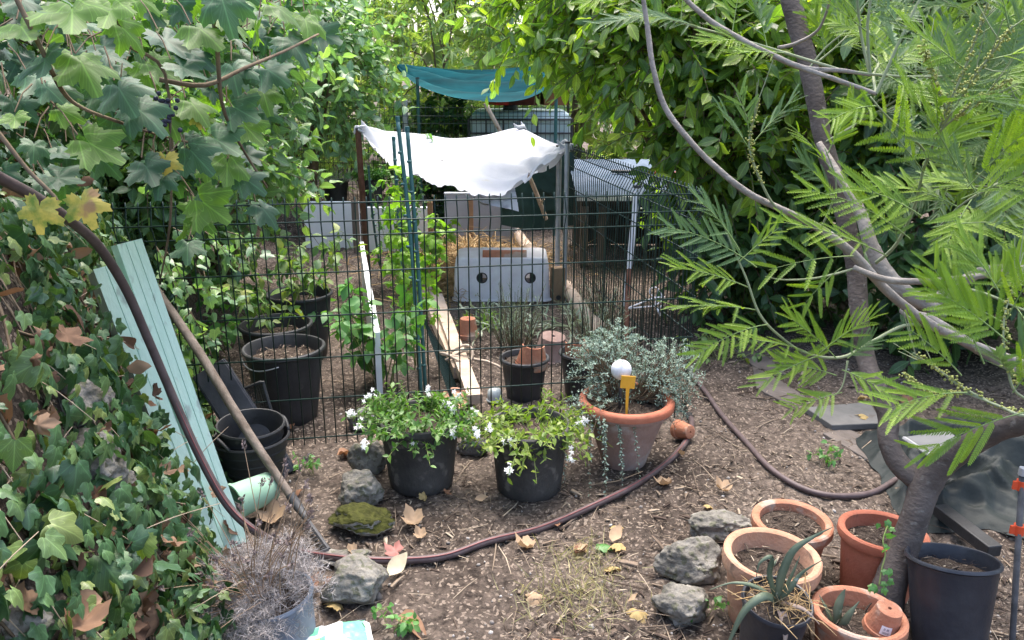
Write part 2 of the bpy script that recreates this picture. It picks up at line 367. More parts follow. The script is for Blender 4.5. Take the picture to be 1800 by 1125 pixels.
M_RED = pmat('red_plastic', (.55, .04, .03), None, rough=.4)
M_BROWNP = pmat('maroon_plastic', (.12, .025, .02), None, rough=.5)
M_YEL = pmat('ochre_plastic', (.72, .36, .03), (.78, .42, .05), 20, .5)
M_WHITEPL = pmat('white_plastic', (.78, .78, .80), None, rough=.4)
M_STONEW = pmat('speckled_pale_stone', (.55, .56, .62), (.72, .73, .78), 60, .7, .3)
M_TARP = pmat('dark_green_film', (.012, .016, .016), (.030, .037, .037), 3, .6, .2, bump=.15, bscale=60)
M_BARK = pmat('smooth_brown_bark', (.060, .048, .042), (.125, .105, .095), 9, .8, .2, bump=.45, bscale=70, stretch=(1, 1, 1.5), c3=(.17, .155, .14), s3=34, f3=.62)
M_BARKG = pmat('grey_bark', (.20, .175, .155), (.32, .29, .26), 12, .85, .2, bump=.6, bscale=70, c3=(.11, .09, .08), s3=22, f3=.62)
M_TWIG = pmat('grey_green_twig', (.20, .24, .13), (.29, .32, .20), 20, .7, .2)
M_STEM = pmat('brown_stem', (.09, .065, .045), (.20, .15, .10), 14, .85, .15)
M_GSTEM = pmat('green_stem', (.12, .17, .05), (.2, .24, .08), 14, .7, .2)
M_ROCK = rockmat('limestone', (.15, .14, .122), (.265, .25, .222))
M_MOSSROCK = rockmat('mossy_limestone', (.16, .15, .13), (.27, .26, .23), (.060, .064, .013))
M_DARKROCK = rockmat('dark_stone', (.10, .10, .105), (.17, .17, .175))
M_SLAB = pmat('flagstone', (.10, .085, .075), (.17, .145, .13), 7, .85, .2, bump=.3, bscale=50, c3=(.16, .13, .11), s3=12, f3=.6)

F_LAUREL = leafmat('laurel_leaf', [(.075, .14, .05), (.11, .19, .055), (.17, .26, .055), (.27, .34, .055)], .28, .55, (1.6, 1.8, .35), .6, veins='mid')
F_LAURELD = leafmat('dark_laurel_leaf', [(.05, .105, .045), (.075, .145, .055), (.105, .18, .058)], .33, .4, veins='mid')  # laurel leaf darkened: the shade on the low laurel is in its colour
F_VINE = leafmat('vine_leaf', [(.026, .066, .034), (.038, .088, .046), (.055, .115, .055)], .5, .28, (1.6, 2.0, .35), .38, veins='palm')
F_VINEB = leafmat('backlit_vine_leaf', [(.09, .17, .04), (.13, .23, .05)], .5, .55, (1.5, 1.7, .35), .4, veins='palm')  # vine leaf lightened: the glow of backlit leaves is in its colour
F_VINEY = pmat('yellow_vine_leaf', (.13, .21, .04), (.50, .41, .09), 11, .6, .3, .36, .5, c3=(.34, .21, .10), s3=17, f3=.60, trans=.3)
F_IVY = leafmat('ivy_leaf', [(.025, .065, .028), (.04, .09, .04), (.06, .125, .05), (.09, .16, .06), (.16, .20, .06)], .4, .2, spec=.5, veins='palm')
F_BRAM = leafmat('bramble_leaf', [(.06, .125, .05), (.10, .17, .06), (.15, .21, .05)], .5, .3, veins='mid')
F_SHRUB = leafmat('shrub_leaf', [(.10, .19, .095), (.15, .26, .125), (.19, .31, .14), (.26, .37, .14)], .34, .4, (1.3, 1.5, .5), .6, veins='mid')
F_BACK = leafmat('oleander_leaf', [(.18, .29, .11), (.25, .38, .14), (.33, .45, .17), (.40, .43, .12)], .42, .5, (1.2, 1.3, .5))
F_WOOD = leafmat('far_leaf', [(.12, .18, .06), (.18, .25, .08), (.25, .31, .09)], .5, .4)
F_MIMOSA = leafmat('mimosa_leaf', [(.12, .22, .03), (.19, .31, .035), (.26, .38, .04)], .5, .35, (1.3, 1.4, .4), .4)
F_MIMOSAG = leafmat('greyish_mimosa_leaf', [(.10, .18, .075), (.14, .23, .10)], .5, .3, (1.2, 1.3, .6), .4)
F_BUD = leafmat('mimosa_bud', [(.30, .34, .10), (.42, .42, .12)], .6, .2)
F_JAS = leafmat('jasmine_leaf', [(.06, .14, .03), (.09, .20, .035), (.13, .25, .045)], .45, .35)
F_JASY = leafmat('yellowish_jasmine_leaf', [(.11, .19, .03), (.18, .27, .04), (.26, .32, .05)], .45, .38)
F_FLOWER = leafmat('white_petal', [(.82, .82, .82), (.75, .76, .76)], .6, .3, (1, 1, 1))
F_SILVER = leafmat('silver_leaf', [(.17, .24, .19), (.24, .32, .26), (.32, .40, .33)], .65, .2, (1, 1.1, .8), .3)
F_CARDOON = leafmat('cardoon_leaf', [(.30, .38, .27), (.42, .48, .36), (.50, .54, .40)], .65, .25, (1, 1.1, .7), .3)
F_ROSEM = leafmat('rosemary_leaf', [(.17, .25, .18), (.24, .32, .24), (.30, .37, .28)], .6, .2, spec=.3)
F_RASP = leafmat('raspberry_leaf', [(.075, .15, .05), (.11, .20, .06), (.16, .25, .075), (.27, .30, .08)], .5, .4)
F_MELON = leafmat('melon_leaf', [(.16, .30, .035), (.22, .38, .045), (.28, .42, .06)], .5, .45)
F_MINTL = leafmat('soft_green_leaf', [(.07, .19, .05), (.10, .25, .065), (.15, .30, .08)], .45, .35)
F_LAV = leafmat('dry_lavender_leaf', [(.24, .215, .205), (.34, .31, .30), (.45, .42, .41)], .85, .1, (1, 1, 1), .1)
F_LAVH = leafmat('dry_lavender_head', [(.16, .12, .115), (.26, .21, .20)], .9, .1, (1, 1, 1), .1)
F_CHIP = leafmat('wood_chip', [(.045, .032, .026), (.075, .055, .044), (.12, .09, .07), (.19, .145, .11), (.30, .24, .18), (.42, .35, .265)], .85, 0, spec=.15)
F_STRAW = leafmat('straw', [(.34, .22, .10), (.48, .33, .16), (.58, .43, .24)], .75, .15, (1, 1, .8), .2)
F_DRYBR = leafmat('brown_dry_leaf', [(.17, .085, .05), (.26, .14, .085), (.34, .21, .13)], .75, .2, (1.2, 1, .7), .25)
F_DRYDK = leafmat('dark_dry_leaf', [(.07, .042, .03), (.14, .08, .05), (.20, .12, .075), (.26, .18, .12)], .8, .15, (1.2, 1, .7), .2)
F_DRYTAN = leafmat('tan_dry_leaf', [(.36, .25, .16), (.44, .32, .21)], .75, .2, (1.1, 1, .8), .25)
F_DRYYEL = leafmat('yellow_dry_leaf', [(.36, .25, .09), (.42, .31, .14)], .7, .25, (1.1, 1, .7), .25)
F_CREAM = leafmat('cream_dry_leaf', [(.60, .52, .36), (.62, .55, .40)], .8, .2, (1, 1, .8), .2)
F_ALOE = leafmat('aloe_leaf', [(.10, .15, .10), (.15, .21, .14)], .5, .05, spec=.4)
F_PEB = leafmat('pebble', [(.16, .14, .125), (.26, .24, .22), (.40, .38, .36)], .85, 0, spec=.2)
F_DRYGRASS = leafmat('dry_grass_blade', [(.30, .30, .14), (.44, .40, .22), (.52, .46, .28)], .7, .3, (1, 1, .7), .2)

# ------------------------------------------------------------------ terrain
XE = ([-30, 0, 1.5, 1.9, 2.76, 3.5, 5, 7, 10, 30], [-.5, -.5, -.64, -.82, -1.16, -1.52, -2.0, -2.3, -2.9, -8])
def hgt(x, y):
    x = np.asarray(x, float); y = np.asarray(y, float)
    d = np.interp(y, *XE) - x
    h = np.where(d > 0, np.minimum(d * 2.7, .95 + d * .35), 0)
    h = h * np.clip(d / .08, 0, 1) ** .5
    h = h + .05 * np.clip(d * 4, 0, 1) * (np.sin(x * 9 + y * 4) * np.sin(y * 11 - x * 5))
    h = h + .008 * np.sin(x * 5.1 + 1) * np.sin(y * 4.3) + .005 * np.sin(x * 13 + y * 9)
    h = h + .3 * (np.clip((x + 2.3) / .1, 0, 1) * np.clip((-.75 - x) / .1, 0, 1) * np.clip((y - 7.3) / .1, 0, 1) * np.clip((8.6 - y) / .1, 0, 1)) * (d < .2)
    h = h + .25 * np.clip((x - 2.3) / 1.2, 0, 1) ** 1.2
    return h
def H(x, y): return float(hgt(x, y))
def ground():
    xs = np.concatenate([-np.geomspace(90, 3.6, 14), np.arange(-3.5, 3.5, .035), np.geomspace(3.5, 90, 14)])
    ys = np.concatenate([-np.geomspace(60, .3, 10), np.arange(0, 9, .035), np.geomspace(9, 150, 20)])
    X, Y = np.meshgrid(xs, ys); Z = hgt(X, Y)
    Z = np.where(np.abs(X) < 3.6, Z + .006 * rng.normal(size=X.shape), Z)
    nx, ny = len(xs), len(ys); V = np.stack([X, Y, Z], 2).reshape(-1, 3)
    i = np.arange((ny - 1) * (nx - 1)); r, c = i // (nx - 1), i % (nx - 1); a = r * nx + c
    L = np.stack([a, a + 1, a + 1 + nx, a + nx], 1).ravel().astype(np.int32)
    me = bpy.data.meshes.new('ground'); me.vertices.add(len(V)); me.vertices.foreach_set('co', V.astype(np.float32).ravel())
    me.loops.add(len(L)); me.loops.foreach_set('vertex_index', L); me.polygons.add(len(i)); me.polygons.foreach_set('loop_start', (np.arange(len(i)) * 4).astype(np.int32))
    me.update(calc_edges=True); me.polygons.foreach_set('use_smooth', np.ones(len(i), bool)); me.materials.append(M_SOIL)
    o = bpy.data.objects.new('ground', me); COL.objects.link(o)
    tag(o, 'bare brown garden soil rising into a bank', 'ground', kind='structure')
ground()

# ------------------------------------------------------------------ foliage machinery
def sprays(base, dirs, length, n, size, droop=.25, spread=.9, leafdroop=.25, up=.7, t0=.2, jit=.25):
    """leaf frames along N shoots; returns M, pos and the shoots as polylines"""
    N = len(base); t = np.linspace(t0, 1, n)[None, :] + rng.normal(0, .03, (N, n)); length = np.broadcast_to(length, (N,))
    down = np.array([0, 0, -1.0])
    pos = base[:, None] + dirs[:, None] * (length[:, None] * t)[..., None] + down * (droop * length[:, None] * t ** 2)[..., None]
    ref = np.where(np.abs(dirs[:, 2:3]) > .9, np.array([[1., 0, 0]]), np.array([[0, 0, 1.]]))
    a = nrm(np.cross(dirs, ref)); b = np.cross(a, dirs)
    ph = (np.arange(n) * 2.4)[None, :] + rng.random((N, 1)) * 6.28
    side = a[:, None] * np.cos(ph)[..., None] + b[:, None] * np.sin(ph)[..., None]
    d = dirs[:, None] * (1 - spread * .5) + side * spread + down * leafdroop + rng.normal(0, jit, (N, n, 3))
    nn = np.array([0, 0, 1.]) * up + dirs[:, None] * .2 - side * .1 + rng.normal(0, .35, (N, n, 3))
    d = nrm(d.reshape(-1, 3)); nn = nrm(nn.reshape(-1, 3))
    s = size * rng.uniform(.6, 1.15, N * n)
    paths = []
    for k in range(N):
        L = length[k]
        paths.append([base[k] + dirs[k] * L * q + down * droop * L * q * q for q in (0, .35, .7, 1.0)])
    return frames(d, nn, s), pos.reshape(-1, 3), paths
def in_ell(c, r, n, lo=.45, hi=1.0, face=None):
    """points in an ellipsoid shell and outward directions"""
    u = runit(n); k = (rng.uniform(lo ** 2, hi ** 2, n)) ** .5
    lump = 1 + .16 * np.sin(u[:, 0] * 7 + c[0] * 5) * np.sin(u[:, 2] * 6 + c[1]) + .1 * np.sin(u[:, 1] * 11)
    p = np.array(c) + u * np.array(r) * (k * lump)[:, None]
    d = nrm(u / np.array(r)); return p, d
def twigs_part(name, paths, r0, r1, mat, parent, seg=4):
    mb = MB()
    for p in paths: mb.tube(p, [r0 + (r1 - r0) * i / (len(p) - 1) for i in range(len(p))], seg, cap=False)
    return mb.build(name, mat, parent, smooth=True)
def shrub(name, label, cat, ells, tmpl, mat, size, nleaf, length, trunk_mat=M_STEM, group=None, base=None, stems=None, droop=.3, leafdroop=.3, spread=.9, cut=None, r0=.006, lo=.45, tilt=.25, partname='crown', stemname='trunk', upb=.7):
    """ells: list of (centre, radii, number of shoots)"""
    c0 = Vector(ells[0][0]); bx, by = (base if base else (c0.x, c0.y)); loc = Vector((bx, by, H(bx, by)))
    root = thing(name, label, cat, loc, group)
    Ms, Ps, paths = [], [], []; stempaths = []
    for c, r, n in ells:
        p, d = in_ell(c, r, n, lo)
        if cut is not None:
            k = cut(p); p, d = p[k], d[k]
        d = nrm(d + np.array([0, 0, tilt]) + rng.normal(0, .35, d.shape))
        M, q, pa = sprays(p - d * length * .5, d, length * rng.uniform(.7, 1.2, len(p)), nleaf, size, droop, spread, leafdroop, up=upb)
        Ms.append(M); Ps.append(q); paths += pa
        for k in range(max(3, min(9, n // 40))):
            e = p[rng.integers(0, len(p))]; cc = np.array(c)
            stempaths.append(([loc + Vector((random.uniform(-.08, .08), random.uniform(-.08, .08), -.05)), Vector(loc).lerp(Vector(cc), .55) + Vector((random.uniform(-.1, .1), random.uniform(-.1, .1), 0)), Vector(cc).lerp(Vector(e), .5), Vector(e)]))
    inst(partname, tmpl, np.concatenate(Ms), np.concatenate(Ps), mat, root)
    mb = MB()
    for s in stempaths: mb.tube(s, [.022, .016, .010, .004], 6, smooth=3)
    for p in paths: mb.tube(p, [r0 * .7, r0 * .55, r0 * .45, r0 * .3], 3, cap=False)
    mb.build(stemname, trunk_mat, root, smooth=True)
    return root

# ================================================================== SETTING: hedges and trees behind
def far_wood():
    Ms, Ps = [], []
    for k in range(34):
        a = R(-75 + 150 * k / 33); rad = random.uniform(13.5, 16)
        c = (math.sin(a) * rad, math.cos(a) * rad, random.uniform(2.2, 3.2)); p, d = in_ell(c, (1.6, 1.4, 2.9), 130, .6)
        d = nrm(d + rng.normal(0, .4, d.shape)); M, q, _ = sprays(p, d, .6, 7, .30, .3, .9, .3); Ms.append(M); Ps.append(q)
    o = inst('woodland', L_OVATE, np.concatenate(Ms), np.concatenate(Ps), F_WOOD)
    tag(o, 'far mass of green woodland closing the view behind the garden', 'woodland', kind='stuff')
far_wood()
GB = 'pale oleander shrubs at the back of the garden'
for x, y, z, rx, rz, n, lb in ((-2.5, 9.2, 1.6, .95, 1.6, 300, 'pale bushy oleander rising above the stacked white panels'),
                               (-.75, 9.9, 1.75, 1.0, 1.7, 380, 'tall pale oleander straight behind the teal shade cloth'),
                               (.75, 9.6, 1.75, .95, 1.7, 360, 'yellowish oleander behind the water tank'),
                               (2.2, 9.2, 1.7, 1.0, 1.7, 160, 'oleander mostly hidden behind the laurel tree')):
    shrub('oleander_shrub', lb, 'shrub', [((x, y, z), (rx, .75, rz), n)], L_NARROW, F_BACK, .17, 16, .38, group=GB, droop=.1, leafdroop=.1, spread=1.0, lo=.55)
shrub('oleander_shrub', 'low dark green shrub growing behind the wire mesh beside the tank', 'shrub', [((-.75, 8.5, .75), (.65, .45, .65), 200)], L_OVATE, F_LAURELD, .10, 9, .3)
# ground cover under the hedge
# left leafy shrubs
shrub('broadleaf_shrub', 'glossy green shrub overhanging the far end of the mesh fence', 'shrub',
      [((-1.92, 5.3, 1.25), (.60, .7, .85), 250), ((-1.62, 4.9, 1.78), (.5, .5, .42), 130)], L_OVATE, F_SHRUB, .105, 11, .36, base=(-2.0, 5.4), droop=.35)
shrub('broadleaf_shrub', 'whitish green shrub behind the brown post of the white sheet', 'shrub',
      [((-1.62, 7.4, 1.62), (.62, .55, .82), 240), ((-1.85, 8.0, 1.95), (.5, .5, .5), 110)], L_OVATE, F_SHRUB, .10, 11, .36, base=(-1.9, 7.5), droop=.35)
shrub('broadleaf_shrub', 'dark shrub crowning the ivy bank behind the vine', 'shrub',
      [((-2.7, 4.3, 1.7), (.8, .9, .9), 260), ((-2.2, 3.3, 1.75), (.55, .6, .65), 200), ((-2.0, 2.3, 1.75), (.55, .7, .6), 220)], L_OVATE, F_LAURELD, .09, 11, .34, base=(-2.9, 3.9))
shrub('broadleaf_shrub', 'leafy green shrub spilling over the bank behind the black raspberry pots', 'shrub', [((-1.95, 4.4, 1.0), (.5, .5, .42), 190), ((-1.62, 4.15, 1.22), (.32, .4, .3), 100)], L_OVATE, F_SHRUB, .085, 11, .30, base=(-2.2, 4.5), droop=.4)
# bay laurel on the far right
laurel_ells = [((1.75, 5.3, 1.35), (.85, .7, 1.25), 330), ((1.05, 5.0, 1.85), (.62, .55, .62), 230), ((.62, 5.2, 1.98), (.45, .42, .45), 130), ((.22, 5.5, 2.02), (.36, .36, .34), 80),
               ((1.25, 4.75, 1.25), (.42, .42, .45), 110)]
shrub('laurel_tree', 'big bay laurel with yellow green hanging leaves beside the tank', 'tree', laurel_ells, L_LAUREL, F_LAUREL, .120, 12, .42, base=(1.75, 5.4), droop=.5, leafdroop=.55, spread=.8)
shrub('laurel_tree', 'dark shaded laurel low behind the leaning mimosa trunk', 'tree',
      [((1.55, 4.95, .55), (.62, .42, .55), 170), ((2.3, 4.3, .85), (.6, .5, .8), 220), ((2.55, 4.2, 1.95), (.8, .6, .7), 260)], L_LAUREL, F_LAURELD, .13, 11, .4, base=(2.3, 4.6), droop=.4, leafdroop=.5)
shrub('laurel_tree', 'tall laurel filling the gap far behind the mimosa crown', 'tree',
      [((3.6, 5.6, 1.7), (1.1, .8, 1.6), 320), ((3.3, 3.2, 1.4), (.5, .7, 1.3), 200), ((2.15, 4.6, 1.75), (.6, .4, .75), 200)], L_LAUREL, F_LAUREL, .14, 11, .45, base=(3.8, 5.6), droop=.4, leafdroop=.5)

# ================================================================== IVY BANK (left)
def bank_frames(x, y):
    e = .02; gx = (hgt(x + e, y) - hgt(x - e, y)) / (2 * e); gy = (hgt(x, y + e) - hgt(x, y - e)) / (2 * e)
    n = np.stack([-gx, -gy, np.ones_like(gx)], 1); return nrm(n)
def ivy():
    y = rng.uniform(.75, 4.2, 15000); d = rng.uniform(.0, 1.0, 15000) ** 1.5; x = np.interp(y, *XE) - d
    dens = np.array([noise.noise(Vector((a * 3.1, b * 3.1, 3.3))) for a, b in zip(x, y)])
    k = (dens > -.10 - .42 * (d > .22)); x, y = x[k], y[k]
    n = bank_frames(x, y); p = np.stack([x, y, hgt(x, y)], 1) + n * rng.uniform(.005, .10, len(x))[:, None]
    dn = np.array([0, -.25, -1.0]) + rng.normal(0, .55, (len(x), 3)); nn = n + rng.normal(0, .35, n.shape)
    sz = np.exp(rng.normal(-3.12, .33, len(x))).clip(.02, .085)
    A_, B_ = np.array(P(394, 985, 2.25)), np.array(P(200, 448, 2.36)); u = np.clip(((p - A_) @ (B_ - A_)) / ((B_ - A_) @ (B_ - A_)), 0, 1); far = np.linalg.norm(p - A_ - u[:, None] * (B_ - A_), axis=1) > .13
    p, dn, nn, sz = p[far], dn[far], nn[far], sz[far]
    mb = MB()
    for q in range(120):
        yy = random.uniform(.8, 3.2); dd = random.uniform(.05, .8); pts = []; aa = random.uniform(0, 6.28)
        for j in range(6):
            xx = float(np.interp(yy, *XE)) - dd; pts.append((xx, yy, H(xx, yy) + random.uniform(.01, .07)))
            aa += random.uniform(-.6, .6); yy += .07 * math.cos(aa); dd += .09 * math.sin(aa) * .8
            dd = max(dd, .02)
        mb.tube(pts, [.004, .0038, .0035, .003, .0025, .002], 4, smooth=2, cap=False)
    o = inst('ivy', L_IVY, frames(dn, nn, sz), p, F_IVY)
    tag(o, 'ivy covering the stony bank beside the mint boards', 'ivy', kind='stuff')
    o2 = mb.build('ivy_stems', M_STEM, None, smooth=True); tag(o2, 'tangle of thin brown ivy stems over the bank', 'stems', kind='stuff')
ivy()
def bank_litter():
    n = 480; y = rng.uniform(.8, 3.2, n); x = np.interp(y, *XE) - rng.uniform(0, .8, n) ** 1.2; nn = bank_frames(x, y); p = np.stack([x, y, hgt(x, y)], 1) + nn * rng.uniform(.005, .085, n)[:, None]
    o = inst('dry_leaves', L_DRYB + L_DRY, frames(rng.normal(size=(n, 3)), nn + rng.normal(0, .5, (n, 3)), rng.uniform(.025, .075, n)), p, F_DRYDK); tag(o, 'dead brown leaves caught under the ivy on the bank', 'dead leaves', kind='stuff')
    m = MB()
    for k in range(150):
        yy = random.uniform(.85, 2.6); xx = float(np.interp(yy, *XE)) - random.uniform(0, .5); b = Vector((xx, yy, H(xx, yy) + random.uniform(.02, .08))); d = Vector((random.gauss(.1, .5), random.gauss(-.1, .5), random.gauss(-.5, .5))).normalized(); L = random.uniform(.06, .22)
        m.tube([b, b + d * L * .5 + Vector((.02, -.02, .01)), b + d * L + Vector((.02, 0, -.02))], [.0014, .0012, .0008], 4, smooth=3, cap=False)
    tag(m.build('dry_stalks', pmat('pale_stalk', (.30, .23, .16), (.44, .35, .26), 14, .85), None, smooth=True), 'thin pale dead stalks tangled over the ivy bank', 'stalks', kind='stuff')
def rock(name, label, c, r, mat=None, seed=0, flat=1.0, sink=.25, rot=0, cat='rock', group=None):
    import bmesh
    bm = bmesh.new(); bmesh.ops.create_icosphere(bm, subdivisions=5, radius=1)
    rr = random.Random(seed); pl = []
    for k in range(9):
        n = Vector((rr.gauss(0, 1), rr.gauss(0, 1), rr.gauss(0, .8))).normalized(); pl.append((n, rr.uniform(.62, .9)))
    for v in bm.verts:
        p = v.co.copy()
        for n, dd in pl:
            e = p.dot(n) - dd
            if e > 0: p -= n * e * .9
        q = p + Vector((seed * 3.1, 0, 0))
        p *= 1 + .20 * noise.noise(q * 1.5) + .11 * noise.noise(q * 3.8) + .06 * noise.noise(q * 8) - .06 * max(0, noise.noise(q * 13)) + .03 * noise.noise(q * 24)
        v.co = Matrix.Rotation(rot, 3, 'Z') @ Vector((p.x * r[0], p.y * r[1], p.z * r[2]))
    me = bpy.data.meshes.new(name); bm.to_mesh(me); bm.free(); me.materials.append(mat or M_ROCK)
    me.polygons.foreach_set('use_smooth', [True] * len(me.polygons))
    o = bpy.data.objects.new(name, me); COL.objects.link(o); o.location = Vector(c) + Vector((0, 0, r[2] * (1 - 2 * sink)))
    return tag(o, label, cat, group)
def rk(label, px, py, rpx, h, seed, mat=None, dep=1.0, rot=0, **kw):
    """rock whose foot shows at px,py; half width rpx in photo pixels"""
    g = G(px, py); Z = (g - Vector((0, 0, CAMZ))).length; r = rpx / FPX * Z
    return rock('rock', label, (g.x, g.y + r * dep * .8, H(g.x, g.y + r * dep * .8)), (r * 1.02, r * dep * .85, h * .62), mat, seed, rot=rot, sink=.18, **kw)
rk('squarish grey rock touching the black jasmine pot', 645, 838, 33, .13, 3, M_ROCK, .8)
rk('pale pointed rock standing behind the mossy stone', 633, 898, 42, .125, 5, M_ROCK, .8)
rk('low rock capped with yellow green moss', 632, 955, 54, .085, 8, M_MOSSROCK, .9)
rk('pitted grey boulder beside the green and white bag', 618, 1075, 58, .12, 13, M_ROCK, .85)
rk('flat grey rock under the brown hose and rake head', 600, 1003, 46, .03, 21, M_ROCK, .7)
rk('pitted boulder at the edge of the pale terracotta pot', 1222, 1035, 58, .115, 27, M_ROCK, .8)
rk('flat rock just behind the rim of the pale terracotta pot', 1272, 958, 52, .085, 31, M_ROCK, .7)
rk('grey block of stone lowest beside the aloe pot', 1208, 1110, 50, .10, 37, M_ROCK, .9)
rk('dark flat stone between the two jasmine pots', 832, 805, 34, .075, 41, M_DARKROCK, .5)
rk('dark leaning stone at the foot of the mesh behind the square rock', 636, 760, 34, .09, 43, M_DARKROCK, .7)
for lb, px, py, rp, dd, s in (('pale stone showing through the ivy below the yellow leaves', 115, 700, 48, 1.75, 51), ('pale stone bare of ivy near the lower end of the boards', 150, 800, 50, 1.75, 52),
                              ('small grey stone low in the ivy bank', 195, 845, 30, 1.72, 53), ('grey stone at the very edge of the bank low in the corner', 20, 1085, 40, 1.35, 54)):
    c = P(px, py, dd); zc = H(c.x, c.y); r = rp / FPX * dd * 1.1
    # slide along the ray until it meets the bank
    y = .9
    for k in range(400):
        c = P(px, py, y)
        if H(c.x, c.y) >= c.z: break
        y += .008
    rock('rock', lb, (c.x - r * .1, c.y + r * .1, c.z - r * .75), (r * 1.5, r * 1.3, r * 1.1), M_ROCK, s, sink=.35)
def bank_hit(px, py, y0=.9):
    y = y0
    for k in range(700):
        c = P(px, py, y)
        if H(c.x, c.y) >= c.z: return c
        y += .006
    return c

bank_litter()
def bramble():
    sp = []
    for px, py, yy in ((0, 950, 1.30), (60, 1000, 1.32), (95, 1040, 1.34), (160, 1065, 1.38), (210, 1130, 1.36)): sp.append(P(px, py, yy))
    root = thing('bramble', 'bramble shoot with big serrated leaves lowest on the ivy bank', 'bramble', (sp[2].x, sp[2].y, H(sp[2].x, sp[2].y))); m = MB(); m.tube(sp, [.003, .003, .0028, .0025, .002], 6, smooth=5); pos, d, n, sz = [], [], [], []
    T_ = [leaf_lobed([(0, .62), (60, .52), (120, .46), (160, .36), (180, .28)], 34, .38, .07, .35, .06, q) for q in (31, 32)]
    for px, py, yy, w_, a in ((190, 1000, 1.32, 78, .6), (115, 905, 1.40, 60, -.5), (20, 1010, 1.24, 66, -.3), (60, 1085, 1.28, 60, .3), (250, 960, 1.42, 52, .1), (120, 1105, 1.3, 44, 1.4), (215, 1065, 1.36, 45, -.2)):
        k = w_ / FPX * yy * 1.15; c = P(px, py, yy); dv = Vector((math.sin(a), -.3, -math.cos(a) * .7)).normalized(); b = c - dv * k * .5; pos.append(b); d.append(dv); n.append(Vector((random.gauss(.1, .2), -.6, .8))); sz.append(k)
        e = min(sp, key=lambda q: (q - b).length); m.tube([e, e.lerp(b, .5) + Vector((0, 0, .012)), b], [.0016, .0014, .0012], 4, cap=False)
    inst('foliage', T_, frames(np.array(d), np.array(n), np.array(sz)), np.array(pos), F_BRAM, root); m.build('stem', M_STEM, root, smooth=True)
bramble()
